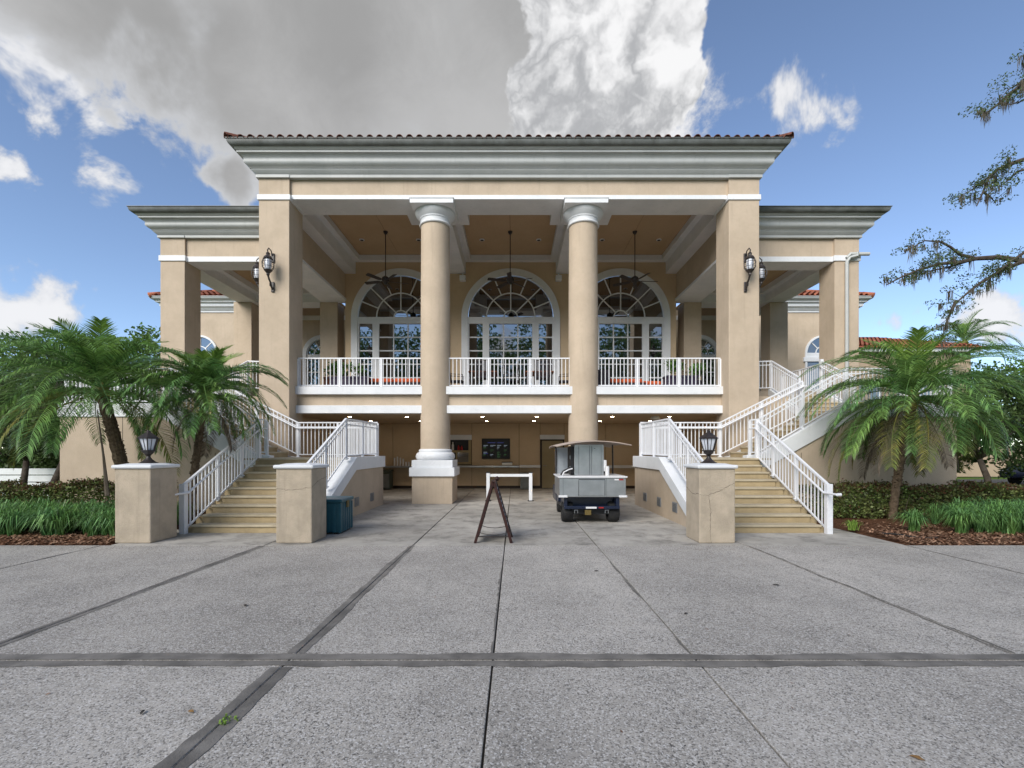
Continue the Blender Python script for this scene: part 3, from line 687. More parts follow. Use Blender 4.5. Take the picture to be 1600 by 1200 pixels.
# ================================================================ railings
def railing(parent, pts, h=0.95, posts=None, hand=None, mid=True, lift=0.07, spacing=0.115):
    """top rail is the part; posts, balusters and handrail hang under it"""
    pts = [Vector(p) for p in pts]; up = Vector((0,0,h))
    m = MB()
    for a, b in zip(pts, pts[1:]):
        m.bar(a+up, b+up, 0.05, 0.036)
        m.bar(a+Vector((0,0,lift)), b+Vector((0,0,lift)), 0.03, 0.03)
        if mid: m.bar(a+up-Vector((0,0,0.13)), b+up-Vector((0,0,0.13)), 0.026, 0.026)
    top = m.build('railing', 'rail_paint', parent)
    m = MB()
    for a, b in zip(pts, pts[1:]):
        L = math.hypot(b.x-a.x, b.y-a.y); n = max(1, int(round(L/spacing)))
        for k in range(n):
            p = a.lerp(b, (k+0.5)/n); m.box(p.x-0.0105,p.x+0.0105,p.y-0.0105,p.y+0.0105,p.z+lift,p.z+h-0.02)
    m.build('balusters', 'rail_paint', top, kind='stuff')
    plist = []
    for a, b in zip(pts, pts[1:]):
        L = (b-a).length; n = max(1, int(round(L/1.35)))
        for k in range(n): plist.append(a.lerp(b, k/n))
    plist.append(pts[-1])
    for p in (posts or plist):
        p = Vector(p)
        MB().box(p.x-0.029,p.x+0.029,p.y-0.029,p.y+0.029,p.z-0.04,p.z+h-0.022).box(p.x-0.05,p.x+0.05,p.y-0.05,p.y+0.05,p.z-0.01,p.z+0.012).build('post', 'rail_paint', top)
    if hand:
        off, ext0, ext1 = hand; off = Vector(off)
        hp = [p+off+Vector((0,0,h-0.17)) for p in pts]
        if ext0 is not None: hp = [hp[0]+Vector(ext0)]+hp
        if ext1 is not None: hp = hp+[hp[-1]+Vector(ext1)]
        m = MB().tube(hp, 0.022, 8)
        if ext0 is not None: m.tube([hp[0], hp[0]-off*1.0], 0.03, 8)
        for p in plist[::2]:
            q = Vector(p)+Vector((0,0,h-0.17)); m.tube([q, q+off], 0.012, 6)
        m.build('handrail', 'rail_paint', top, smooth=True)
    return top
for x0, x1 in ((-6.78,-2.78), (-1.99,1.99), (2.78,6.78)):
    n = 3; q = [(x0+(x1-x0)*k/n, 15.22, FL+0.003) for k in range(n+1)]
    railing(club, [q[0], q[-1]], 0.92, q if x0 > -2 and x0 < 0 else q, mid=False, lift=0.05, spacing=0.122)

# ================================================================ the two staircases
def staircase(s, label):
    st = thing('staircase', label, 'staircase', (s*5.2, 9.5, 0))
    def B(name, mat, *b, **k): return box(name, mat, k.pop('parent', st), *b, **k)
    X = lambda v: s*v
    r1, t1 = 1.46/9, 0.325
    for i in range(8):                       # lower flight, rising away from the viewer
        y = 9.5+t1*i; z = r1*(i+1)
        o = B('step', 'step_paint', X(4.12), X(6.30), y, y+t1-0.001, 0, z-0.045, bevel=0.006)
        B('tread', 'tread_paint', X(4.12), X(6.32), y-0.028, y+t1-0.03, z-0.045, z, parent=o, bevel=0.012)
    B('landing', 'step_paint', X(4.12), X(6.45), 12.1, 14.6, 0, 1.415)
    B('landing_tread', 'tread_paint', X(4.12), X(6.78), 12.07, 14.58, 1.415, 1.46, bevel=0.01)
    for i in range(8):                       # small stepped kerb along the open side
        y = 9.5+t1*i; z = r1*(i+1)
        B('kerb', 'step_paint', X(6.32), X(6.46), y+0.03, y+t1+0.02, 0, z-0.06)
    # cheek wall with white coping and vents
    ys = [(9.12,0.0),(14.6,0.0),(14.6,1.19),(12.02,1.19),(9.62,0.0)]
    ck = MB().prism([(X(3.88),y,z) for y, z in ys], (s*0.24,0,0)).build('cheek_wall', 'stucco', st)
    cp = [(9.12,0.06),(9.12,0.0),(9.60,0.0),(12.0,1.16),(14.66,1.16),(14.66,1.49),(12.05,1.49)]
    MB().prism([(X(3.83),y,z+0.003) for y, z in cp], (s*0.34,0,0)).build('coping', 'trim_white', ck, bevel=0.008)
    for yy in (10.95, 12.15, 13.45):
        v = B('vent', 'vent_grey', X(3.868), X(3.885), yy-0.16, yy+0.16, 0.23, 0.46, parent=ck)
        m = MB()
        for k in range(6): m.box(X(3.858), X(3.872), yy-0.14, yy+0.14, 0.25+k*0.034, 0.262+k*0.034)
        m.build('louvres', 'steel_dark', ck)
    # second flight, rising outwards along the front
    r2 = 1.30/8
    for i in range(7):
        x = 6.8+0.325*i; z = 1.46+r2*(i+1)
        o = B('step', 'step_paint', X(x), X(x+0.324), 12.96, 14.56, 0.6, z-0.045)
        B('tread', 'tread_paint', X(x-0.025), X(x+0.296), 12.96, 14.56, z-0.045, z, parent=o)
    B('landing', 'step_paint', X(9.076), X(12.08), 12.96, 14.6, 0, 2.715)
    B('landing_tread', 'tread_paint', X(9.05), X(12.08), 12.96, 14.6, 2.715, 2.76)
    fw = MB().prism([(X(6.46),12.78,0),(X(12.1),12.78,0),(X(12.1),12.78,2.6),(X(9.36),12.78,2.6),(X(6.8),12.78,1.15),(X(6.46),12.78,1.12)], (0,0.179,0)).build('front_wall', 'stucco', st)
    MB().prism([(X(a),12.74,b) for a, b in ((6.42,1.09),(6.8,1.12),(9.38,2.57),(12.14,2.57),(12.14,2.93),(9.15,2.93),(6.8,1.56),(6.42,1.52))], (0,0.24,0)).build('coping', 'trim_white', fw, bevel=0.008)
    B('end_wall', 'stucco', X(12.082), X(12.1), 12.96, 16.3, 0, 2.9)
    B('panel_joint', 'joint_dark', X(7.9), X(7.912), 12.777, 12.781, 0, 1.6, parent=fw); B('panel_joint', 'joint_dark', X(10.4), X(10.412), 12.777, 12.781, 0, 2.55, parent=fw)
    bk = MB().prism([(X(6.46),14.58,0),(X(9.07),14.58,0),(X(9.07),14.58,2.75),(X(6.8),14.58,1.5),(X(6.46),14.58,1.45)], (0,0.05,0)).build('back_stringer', 'trim_white', st)
    # third flight, rising to the upper terrace
    r3 = 0.94/6
    for i in range(5):
        y = 14.62+0.322*i; z = 2.76+r3*(i+1)
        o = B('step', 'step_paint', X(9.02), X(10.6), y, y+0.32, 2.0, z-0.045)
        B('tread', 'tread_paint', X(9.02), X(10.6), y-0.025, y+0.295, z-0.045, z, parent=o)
    for xa in (8.90, 10.602):
        MB().prism([(X(xa),14.6,0),(X(xa),16.27,0),(X(xa),16.27,3.72),(X(xa),14.6,2.9)], (s*0.115,0,0)).build('side_wall', 'stucco', st)
        MB().prism([(X(xa-0.02),14.58,2.72),(X(xa-0.02),16.27,3.55),(X(xa-0.02),16.27,3.78),(X(xa-0.02),14.58,2.95)], (s*0.155,0,0)).build('coping', 'trim_white', st)
    B('filler_wall', 'stucco', X(10.72), X(12.08), 14.62, 16.27, 0, 2.70)
    # railings
    railing(st, [(X(6.40),9.42,0.0),(X(6.40),12.12,1.42)], 0.98, posts=[(X(6.40),9.40,0.03),(X(6.40),10.5,0.58),(X(6.40),11.4,1.05),(X(6.40),12.14,1.43)],
            hand=((-s*0.075,0,0), (0,-0.38,0.0), (0,0.3,0)), mid=False)
    MB().box(X(6.345),X(6.455),9.345,9.455,0,0.99).build('newel_post', 'rail_paint', st, bevel=0.006)
    MB().box(X(6.35),X(6.45),12.1,12.2,1.40,2.44).build('newel_post', 'rail_paint', st, bevel=0.006)
    railing(st, [(X(4.0),9.2,0.24),(X(4.0),11.72,1.46),(X(4.0),14.3,1.49)], 0.98, mid=True)
    railing(st, [(X(4.0),14.42,1.47),(X(6.42),14.42,1.47),(X(8.95),14.45,2.74)], 1.04, hand=((0,-0.075,0), None, (s*0.3,0,0)))
    railing(st, [(X(6.55),12.86,1.53),(X(6.8),12.86,1.56),(X(9.15),12.86,2.93),(X(12.0),12.86,2.93),(X(12.0),14.55,2.93)], 0.95)
    railing(st, [(X(8.96),14.62,2.93),(X(8.96),16.2,3.74),(X(7.8),16.3,3.72)], 0.98)
    railing(st, [(X(10.66),14.62,2.93),(X(10.66),16.2,3.74)], 0.98, hand=((-s*0.075,0,0), None, None))
    railing(st, [(X(10.66),16.25,3.71),(X(10.66),18.6,3.71)], 0.92, mid=False)
    MB().box(X(10.61),X(10.71),16.15,16.25,3.7,4.78).build('newel_post', 'rail_paint', st)
    return st
staircase(-1, 'cream steps with white railings climbing on the left beside the palms')
staircase(1, 'cream steps with white railings climbing on the right of the parked cart')

# ================================================================ gate pedestals and their lanterns
def pedestal(x0, x1, label, cracks=()):
    cx = (x0+x1)/2
    t = thing('pedestal', label, 'pedestal', (cx, 8.76, 0), group='stucco pedestals at the foot of the stairs')
    hw = (x1-x0)/2
    body = MB().box(x0, x1, 8.43, 9.1, 0, 1.33).build('body', 'stucco_weathered', t, bevel=0.02)
    MB().box(x0-0.04, x1+0.04, 8.39, 9.14, 1.33, 1.395).build('cap', 'trim_white', t, bevel=0.025)
    m = MB().prism([(x0-0.03,8.40,1.393),(x1+0.03,8.40,1.393),(x1-0.1,8.52,1.418),(x0+0.1,8.52,1.418)], (0,0.001,0))
    MB().lathe([(hw*1.38,1.392),(hw*0.9,1.418),(0.001,1.42)], (cx,8.765,0), 4, R(45)).build('cap_slope', 'trim_white', t)
    for pts in cracks:                      # hairline plaster cracks, as thin raised repair lines
        q = []; rc = random.Random(len(pts))
        for a, b in zip(pts, pts[1:]):
            a, b = Vector(a), Vector(b); n = max(2, int((b-a).length/0.03)); flat = abs(a.y-b.y) < 0.02
            for k in range(n): q.append(a.lerp(b, k/n)+Vector((rc.gauss(0,0.005) if flat else 0, 0 if flat else rc.gauss(0,0.005), rc.gauss(0,0.006))))
        q.append(Vector(pts[-1])); MB().tube(q, [rc.uniform(0.0008,0.003) for _ in q], 4).build('crack', 'soil_dark', body)
    return t
pedestal(-6.95, -6.31, 'weathered stucco pedestal carrying a lantern, in front of the palms')
pedestal(-4.08, -3.44, 'stained stucco pedestal with no lantern beside the teal box', [[(-4.08,8.428,0.98),(-3.9,8.428,0.95),(-3.6,8.428,0.97),(-3.44,8.428,1.0),(-3.438,8.7,1.09),(-3.438,9.1,1.16)]])
pedestal(3.46, 4.10, 'cracked stucco pedestal carrying a lantern at the right stairs', [[(3.46,8.428,0.88),(3.63,8.428,0.85),(3.66,8.428,0.55),(3.65,8.428,0.2),(3.67,8.428,0.0)],[(3.63,8.428,0.86),(3.85,8.428,0.95),(4.08,8.428,1.08)],[(3.458,9.05,0.95),(3.458,8.75,0.86),(3.458,8.45,0.88)]])
def post_lantern(x, label):
    t = thing('post_lantern', label, 'lantern', (x, 8.76, 1.415), group='lanterns on the pedestals')
    b = lambda m, n, mat, **k: m.build(n, mat, t, local=True, **k)
    b(MB().lathe([(0.15,0),(0.15,0.012),(0.11,0.03),(0.06,0.075),(0.035,0.11),(0.03,0.135),(0.05,0.145),(0.03,0.155)], n=16), 'foot', 'black_iron', smooth=True)
    b(MB().lathe([(0.03,0.15),(0.06,0.165),(0.09,0.20),(0.105,0.225),(0.125,0.23),(0.125,0.245),(0.09,0.25)], n=6), 'cup', 'black_iron')
    b(MB().lathe([(0.085,0.25),(0.148,0.455)], n=6), 'glass', 'lamp_glass')
    m = MB()
    for k in range(6):
        a = math.pi/3*k; c, sn = math.cos(a), math.sin(a); m.bar((0.095*c,0.095*sn,0.245),(0.158*c,0.158*sn,0.462), 0.014)
        a += math.pi/6; c, sn = math.cos(a), math.sin(a); m.bar((0.078*c,0.078*sn,0.245),(0.134*c,0.134*sn,0.462), 0.007)
    m.lathe([(0.15,0.452),(0.175,0.455),(0.175,0.472),(0.15,0.475)], n=6)
    b(m, 'cage', 'black_iron')
    b(MB().lathe([(0.18,0.472),(0.06,0.56),(0.035,0.575),(0.035,0.595),(0.02,0.61),(0.001,0.615)], n=6), 'roof', 'black_iron')
    b(MB().lathe([(0.018,0.25),(0.022,0.30),(0.012,0.36),(0.001,0.365)], n=10), 'bulb', 'lamp_white')
post_lantern(-6.6, 'black six-sided lantern on the leftmost pedestal in front of the palm')
post_lantern(3.76, 'black six-sided lantern on the cracked pedestal by the right stairs')
def wall_lantern(loc, rz, label):
    t = thing('wall_lantern', label, 'lantern', loc, rz, group='scrolled wall lanterns on the portico piers')
    b = lambda m, n, mat, **k: m.build(n, mat, t, local=True, **k)      # wall is at y=0, lantern hangs towards -y
    b(MB().box(-0.06,0.06,-0.04,0,0.40,0.68).build if False else MB().box(-0.055,0.055,-0.04,0,0.42,0.70), 'top_plate', 'black_iron', bevel=0.015)
    b(MB().box(-0.05,0.05,-0.04,0,-0.50,-0.18), 'bottom_plate', 'black_iron', bevel=0.02)
    m = MB(); m.tube([(0,-0.02,0.6),(0,-0.12,0.74),(0,-0.26,0.76),(0,-0.33,0.68),(0,-0.30,0.60)], 0.018, 6)
    m.tube([(0,-0.02,-0.42),(0,-0.12,-0.34),(0,-0.16,-0.24),(0,-0.24,-0.17),(0,-0.30,-0.08)], 0.03, 6)
    m.tube([(0,-0.1,-0.36),(0,-0.19,-0.36),(0,-0.2,-0.29),(0,-0.15,-0.28)], 0.014, 6)
    b(m, 'scroll_arm', 'black_iron', smooth=True)
    L = (0,-0.30,0)
    b(MB().lathe([(0.02,-0.1),(0.05,-0.06),(0.045,-0.02),(0.09,0.03),(0.13,0.08),(0.12,0.085)], L, 8), 'cup', 'black_iron')
    b(MB().lathe([(0.085,0.1),(0.10,0.2),(0.10,0.38),(0.08,0.42)], L, 12), 'glass', 'lamp_glass', smooth=True)
    m = MB()
    for k in range(8):
        a = math.pi/4*k; c, sn = math.cos(a), math.sin(a)
        m.tube([(0.10*c,L[1]+0.10*sn,0.07),(0.165*c,L[1]+0.165*sn,0.17),(0.175*c,L[1]+0.175*sn,0.27),(0.14*c,L[1]+0.14*sn,0.40),(0.09*c,L[1]+0.09*sn,0.46)], 0.009, 5)
    for r, z in ((0.165,0.17),(0.172,0.30),(0.13,0.42)):
        m.tube([(r*math.cos(k*math.pi/8), L[1]+r*math.sin(k*math.pi/8), z) for k in range(17)], 0.008, 5, cap=False)
    b(m, 'cage', 'black_iron', smooth=True)
    b(MB().lathe([(0.12,0.42),(0.13,0.44),(0.10,0.49),(0.06,0.52),(0.05,0.56),(0.065,0.58),(0.03,0.62),(0.001,0.64)], L, 8), 'roof', 'black_iron')
for s, w1, w2 in ((-1,'left',''), (1,'right','')):
    wall_lantern((s*7.30, 14.65, 7.05), R(0), 'scrolled iron wall lantern on the front of the %s portico pier' % w1)
    wall_lantern((s*7.74, 15.12, 7.05), R(90)*s, 'scrolled iron wall lantern on the outer side of the %s portico pier' % w1)
# ceiling fans
for x, w_ in ((-4.87,'left'),(0.0,'middle'),(4.87,'right')):
    t = thing('ceiling_fan', 'black ceiling fan hanging before the %s arched window' % w_, 'fan', (x, 18.5, 10.22), group='ceiling fans of the portico')
    b = lambda m, n, mat, **k: m.build(n, mat, t, local=True, **k)
    b(MB().lathe([(0.001,-0.10),(0.05,-0.10),(0.085,-0.04),(0.09,0)], n=16), 'canopy', 'black_iron', smooth=True)
    b(MB().tube([(0,0,-0.05),(0,0,-1.80)], 0.018, 8), 'rod', 'black_iron')
    b(MB().lathe([(0.02,-1.72),(0.07,-1.76),(0.13,-1.80),(0.15,-1.88),(0.13,-1.95),(0.07,-1.99),(0.06,-2.05),(0.001,-2.06)], n=18), 'motor', 'black_iron', smooth=True)
    rot = {-4.87: 0.35, 0.0: 0.9, 4.87: 0.05}[x]
    for k in range(5):
        a = rot+2*math.pi*k/5; m = MB(); m.bar((0.1,0,-1.93),(0.24,0,-1.94),0.04,0.012)
        m.prism([(0.2,-0.05,-1.955),(0.3,-0.075,-1.965),(0.86,-0.085,-1.965),(0.9,-0.06,-1.962),(0.9,0.06,-1.925),(0.86,0.085,-1.92),(0.3,0.075,-1.925),(0.2,0.05,-1.935)], (0,0,0.012))
        o = b(m, 'blade', 'dark_brown'); o.rotation_euler = (0,0,a)
# ================================================================ on the balcony: planters, dining sets, sofas
def leaves(m, c, rx, ry, rz, n, L, W, rnd, up=0.3):
    for k in range(n):
        while True:
            p = Vector((rnd.uniform(-1,1),rnd.uniform(-1,1),rnd.uniform(-1,1)))
            if p.length < 1: break
        q = Vector((c[0]+p.x*rx, c[1]+p.y*ry, c[2]+p.z*rz))
        d = Vector((rnd.gauss(0,1),rnd.gauss(0,1),rnd.gauss(up,0.8))).normalized(); sd = d.orthogonal().normalized()
        sd = Matrix.Rotation(rnd.uniform(0,6.28),3,d)@sd; l = L*rnd.uniform(0.6,1.3); ww = W*rnd.uniform(0.7,1.2)
        nr = d.cross(sd)*l*0.12
        m.poly([q, q+d*l*0.5+sd*ww-nr*0.4, q+d*l-nr, q+d*l*0.5-sd*ww-nr*0.4])
def planter(x, y, label, wide, mat, seed, H=0.42):
    t = thing('planter', label, 'planter', (x, y, FL))
    m = MB().box(-wide,wide,-0.2,0.2,0,H).box(-wide-0.03,wide+0.03,-0.23,0.23,H-0.06,H)
    m.build('trough', mat, t, local=True, bevel=0.015)
    box('soil', 'soil_dark', t, -wide+0.02, wide-0.02, -0.18, 0.18, H, H+0.01, local=True)
    rnd = random.Random(seed); m = MB()
    for k in range(7): leaves(m, (rnd.uniform(-wide,wide)*0.9, rnd.uniform(-0.1,0.1), H+0.12+rnd.uniform(0,0.35)), 0.16, 0.16, 0.18, 70, 0.11, 0.03, rnd)
    m.build('foliage', 'pot_leaf', t, local=True, recalc=False)
    m = MB()
    for k in range(6): m.tube([(rnd.uniform(-wide,wide)*0.7,0,H),(rnd.uniform(-wide,wide)*0.8,rnd.uniform(-0.1,0.1),H+0.5)], 0.008, 5)
    m.build('stems', 'bark', t, local=True)
planter(-5.35, 15.9, 'dark purple trough planter with leafy plants behind the left balcony rail', 0.62, 'pot_purple', 1)
planter(-6.1, 16.5, 'rust coloured planter with bushy green plant behind the purple trough', 0.3, 'pot_rust', 2, 0.5)
planter(5.75, 15.95, 'dark trough planter with leafy plants behind the right balcony rail', 0.52, 'pot_purple', 3, 0.46)
planter(6.45, 16.3, 'small dark planter with tall pale green plant beside the right pier', 0.14, 'wicker_dark', 4, 0.35)
def chair(x, y, rz, label):
    t = thing('dining_chair', label, 'chair', (x, y, FL), rz, group='dining chairs on the balcony')
    b = lambda m, n, mat, **k: m.build(n, mat, t, local=True, **k)
    b(MB().box(-0.24,0.24,-0.24,0.24,0.40,0.46), 'seat', 'wicker_dark', bevel=0.015)
    m = MB()
    for k in range(9): m.bar((-0.2+0.05*k,0.22,0.46),(-0.2+0.05*k,0.30,0.98),0.03,0.012)
    b(m, 'back_slats', 'wicker_dark'); b(MB().bar((-0.25,0.30,0.98),(0.25,0.30,0.98),0.04,0.03), 'top_rail', 'black_iron')
    for sx in (-1,1):
        b(MB().tube([(sx*0.24,0.22,0),(sx*0.24,0.22,0.46),(sx*0.25,0.31,1.0)],0.016,6),'leg','black_iron')
        b(MB().tube([(sx*0.24,-0.22,0),(sx*0.24,-0.22,0.66),(sx*0.24,0.25,0.68)],0.016,6),'leg','black_iron')
def table(x, y, label):
    t = thing('dining_table', label, 'table', (x, y, FL), group='dining tables on the balcony')
    b = lambda m, n, mat, **k: m.build(n, mat, t, local=True, **k)
    b(MB().box(-0.5,0.5,-0.5,0.5,0.70,0.74), 'top', 'pot_rust', bevel=0.01)
    b(MB().box(-0.42,0.42,-0.42,0.42,0.745,0.755), 'runner', 'orange_cushion')
    for i in (-1,1):
        for j in (-1,1): b(MB().bar((i*0.42,j*0.42,0),(i*0.42,j*0.42,0.7),0.05), 'leg', 'black_iron')
for tx, w_ in ((-0.95,'left'),(1.05,'right')):
    table(tx, 17.0, 'square table with orange top, %s of the two at the middle window' % w_)
    chair(tx-0.95, 17.0, R(90), 'black chair on the left side of the %s balcony table' % w_)
    chair(tx+0.95, 17.0, R(-90), 'black chair on the right side of the %s balcony table' % w_)
    chair(tx+0.05, 16.15, R(180), 'black chair with its back to the rail at the %s balcony table' % w_)
def sofa(x, y, wide, label, back=True):
    t = thing('lounge_sofa', label, 'sofa', (x, y, FL), group='lounge seating on the balcony')
    b = lambda m, n, mat, **k: m.build(n, mat, t, local=True, **k)
    b(MB().box(-wide,wide,-0.38,0.38,0.06,0.30), 'base', 'wicker_dark', bevel=0.02)
    for i in (-1,1): b(MB().box(i*wide,i*(wide+0.1),-0.38,0.38,0.03,0.46 if back else 0.32), 'arm', 'wicker_dark', bevel=0.02)
    n = max(1, int(wide*2/0.7)); ww = 2*wide/n
    for k in range(n): b(MB().box(-wide+k*ww+0.01,-wide+(k+1)*ww-0.01,-0.36,0.34,0.30,0.44), 'cushion', 'orange_cushion', bevel=0.04)
sofa(-4.0, 16.6, 0.95, 'low wicker sofa with long orange cushions behind the left balcony rail')
sofa(3.85, 16.7, 0.75, 'low wicker sofa with orange cushions left of the dark trough', False)
sofa(5.0, 17.2, 0.4, 'small wicker seat with orange cushion nearest the right planter', False)
t = thing('lounge_chair', 'grey backed lounge chair behind the right balcony rail beside the column', 'chair', (3.0, 16.3, FL))
MB().box(-0.4,0.4,-0.35,0.35,0.08,0.36).build('seat','wicker_dark',t,local=True,bevel=0.03); MB().box(-0.4,0.4,-0.42,-0.3,0.1,0.68).build('backrest','wicker_dark',t,local=True,bevel=0.05)
MB().box(-0.3,0.3,-0.28,0.3,0.36,0.46).build('cushion','pot_rust',t,local=True,bevel=0.04)

# ================================================================ under the balcony
def bin_(x, y, w_, h, mat, label):
    t = thing('litter_bin', label, 'bin', (x, y, 0))
    MB().box(-w_,w_,-w_,w_,0.03,h-0.1).build('body', mat, t, local=True, bevel=0.02)
    MB().box(-w_-0.02,w_+0.02,-w_-0.02,w_+0.02,h-0.1,h).build('lid', mat, t, local=True, bevel=0.03)
    MB().box(-w_*0.8,w_*0.8,-w_-0.012,-w_,0.1,h-0.18).build('door', 'grey_bin', t, local=True, bevel=0.008)
bin_(-5.35, 20.3, 0.25, 0.85, 'green_bin', 'dark green bin under the counter at far left')
bin_(0.66, 20.45, 0.24, 0.72, 'grey_bin', 'grey bin standing against the wall left of the door')
for k in range(7):
    h = (0.40,0.44,0.36,0.33,0.22,0.18,0.15)[k]; x = -5.05+0.125*k
    t = thing('cup_stack', 'white paper cup stack, %s from the left on the steel counter' % ('first','second','third','fourth','fifth','sixth','seventh')[k], 'cups', (x, 20.6, 1.0), group='paper cup stacks on the counter')
    m = MB(); n = int(h/0.045)
    m.lathe([q for j in range(n) for q in ((0.036,j*0.045),(0.044,j*0.045+0.042))], n=12); m.build('cups', 'white_plastic', t, local=True)
t = thing('napkin_box', 'small pale box with dark lid on the counter under the screen', 'box', (-0.15, 20.6, 1.03))
MB().box(-0.22,0.22,-0.1,0.1,0,0.12).build('tray','lamp_white',t,local=True,bevel=0.01); MB().box(-0.24,0.24,-0.11,0.11,0.12,0.15).build('lid','black_plastic',t,local=True)
for k, (dx, h, mat) in enumerate(((0,0.3,'white_plastic'),(0.17,0.36,'white_plastic'),(0.42,0.22,'bottle_red'),(0.56,0.2,'bottle_red'))):
    o = MB().lathe([(0.045,0),(0.05,0.02),(0.05,h*0.6),(0.025,h*0.78),(0.02,h),(0.001,h)], (-2.72+dx,20.88,1.685), 12).build('bottle', mat, None, smooth=True)
    tag(o, ('short white bottle leftmost in the service window','tall white bottle in the service window','dark red bottle in the service window','small red bottle rightmost in the service window')[k], 'bottle', 'bottles in the service window')
t = thing('queue_barrier', 'white two-post barrier frame standing before the service counter', 'barrier', (0.0, 15.6, 0))
for s in (-1, 1):
    p = MB().box(s*0.70-0.055,s*0.70+0.055,-0.055,0.055,0.02,0.93).build('post','trim_white',t,local=True,bevel=0.006)
    MB().box(s*0.70-0.07,s*0.70+0.07,-0.07,0.07,0.93,0.955).build('cap','black_plastic',p,local=True); MB().box(s*0.70-0.095,s*0.70+0.095,-0.095,0.095,0,0.025).build('base','black_plastic',p,local=True)
MB().box(-0.645,0.645,-0.025,0.025,0.80,0.89).build('crossbar','trim_white',t,local=True,bevel=0.004)
# folding chalkboard sign
t = thing('sandwich_board', 'wooden folding chalkboard sign standing on the plaza before the cart', 'sign', (-0.21, 8.76, 0))
def leaf(s):
    def pt(u, v, o):                        # u along depth, v up the board, o outwards
        a = Vector((s*0.335, 0, 0)); b = Vector((s*0.02, 0, 1.10)); d = (b-a); nrm = Vector((d.z*s, 0, -d.x*s)).normalized()
        return a+d*v+Vector((0,u,0))+nrm*o
    def slab_(u0,u1,v0,v1,o0,o1): 
        m = MB(); m.prism([pt(u0,v0,o0),pt(u1,v0,o0),pt(u1,v1,o0),pt(u0,v1,o0)], pt(u0,v0,o1)-pt(u0,v0,o0)); return m
    fr = slab_(-0.33,-0.27,0,1.0,-0.035,0.014); 
    for q in (slab_(0.27,0.33,0,1.0,-0.035,0.014), slab_(-0.269,0.269,0.10,0.16,-0.03,0.012), slab_(-0.269,0.269,0.93,1.0,-0.03,0.012)):
        n = len(fr.v); fr.v += q.v; fr.f += [tuple(i+n for i in f) for f in q.f]
    f = fr.build('frame','wood_frame',t,local=True)
    slab_(-0.269,0.269,0.161,0.929,-0.02,0.002).build('chalkboard','chalkboard',f,local=True)
    rnd = random.Random(3+s); m = MB()
    for k in range(9):
        v = 0.86-0.075*k; u = -0.22+rnd.uniform(0,0.08)
        while u < 0.2:
            L = rnd.uniform(0.02,0.05); q = slab_(u,u+L,v+rnd.uniform(-0.006,0.006),v+0.022,0.0025,0.004); n = len(m.v); m.v += q.v; m.f += [tuple(i+n for i in ff) for ff in q.f]; u += L+rnd.uniform(0.008,0.05)
    m.build('chalk_marks','chalk',f,local=True)
leaf(-1); leaf(1)
for yy, zz, sag in ((-0.31,0.17,0.05),(0.31,0.2,0.06)):
    MB().tube([(-0.28+0.56*k/8, yy, zz-sag*4*(k/8)*(1-k/8)+0.03) for k in range(9)], 0.006, 5).build('chain','black_iron',t,local=True)
MB().bar((-0.3,-0.31,0.115),(0.3,-0.31,0.115),0.012,0.018).build('spreader','black_iron',t,local=True)
MB().lathe([(0.03,1.08),(0.05,1.12),(0.02,1.16),(0.001,1.17)], (0.05,0.2,0), 8).build('handle','wood_frame',t,local=True)
# ribbed teal deck box
t = thing('deck_box', 'teal ribbed plastic box standing between the pedestal and the cheek wall', 'box', (-3.56, 9.7, 0))
MB().box(-0.29,0.29,-0.34,0.34,0.03,0.62).build('body','teal_plastic',t,local=True,bevel=0.02)
for k in range(6):
    u = -0.27+0.108*k
    for yy in (-0.352,0.34): MB().box(u-0.03,u+0.03,yy,yy+0.012,0.03,0.6).build('rib','teal_plastic',t,local=True,bevel=0.004)
for k in range(6):
    u = -0.3+0.12*k; MB().box(0.29,0.303,u-0.035,u+0.035,0.03,0.6).build('rib','teal_plastic',t,local=True,bevel=0.004)
MB().box(-0.31,0.32,-0.365,0.365,0.62,0.69).build('lid','teal_plastic',t,local=True,bevel=0.02)
MB().box(0.30,0.325,-0.06,0.06,0.5,0.64).build('latch','amber_plate',t,local=True)
for i in (-1,1): MB().box(i*0.2-0.05,i*0.2+0.05,-0.33,0.33,0,0.03).build('foot','black_plastic',t,local=True)

# ================================================================ refreshment cart
ct = thing('refreshment_cart', 'navy refreshment cart with stainless steel box and tan canopy, seen from behind', 'cart', (1.92, 10.75, 0))
def C(m, n, mat, parent=None, **k): return m.build(n, mat, parent or ct, local=True, **k)
def wheel(x, y, r, wd):
    ty = MB(); prof = [(r*0.55,-wd/2),(r*0.9,-wd/2),(r,-wd*0.32),(r,wd*0.32),(r*0.9,wd/2),(r*0.55,wd/2)]
    n = 28
    for rr, o in prof:
        for j in range(n):
            a = 2*math.pi*j/n; ty.v.append((x+o, y+rr*math.cos(a), r+rr*math.sin(a)))
    for k in range(len(prof)):
        for j in range(n): ty.f.append((k*n+j,k*n+(j+1)%n,((k+1)%len(prof))*n+(j+1)%n,((k+1)%len(prof))*n+j))
    wh = C(ty, 'wheel', 'rubber', smooth=True)
    hub = MB()
    for o in (-wd*0.3, wd*0.3):
        hub.v += [(x+o, y+r*0.56*math.cos(2*math.pi*j/n), r+r*0.56*math.sin(2*math.pi*j/n)) for j in range(n)]
    hub.f = [tuple(range(n)), tuple(range(2*n-1,n-1,-1))]+[(j,(j+1)%n,n+(j+1)%n,n+j) for j in range(n)]
    C(hub, 'rim', 'steel', wh)
for sx in (-1, 1):
    wheel(sx*0.53, 0.28, 0.24, 0.25); wheel(sx*0.50, 2.05, 0.23, 0.2)
b = C(MB().box(-0.60,0.60,0.06,2.5,0.27,0.33), 'chassis', 'black_plastic')
m = MB()                                     # rear body: tub with flared skirt
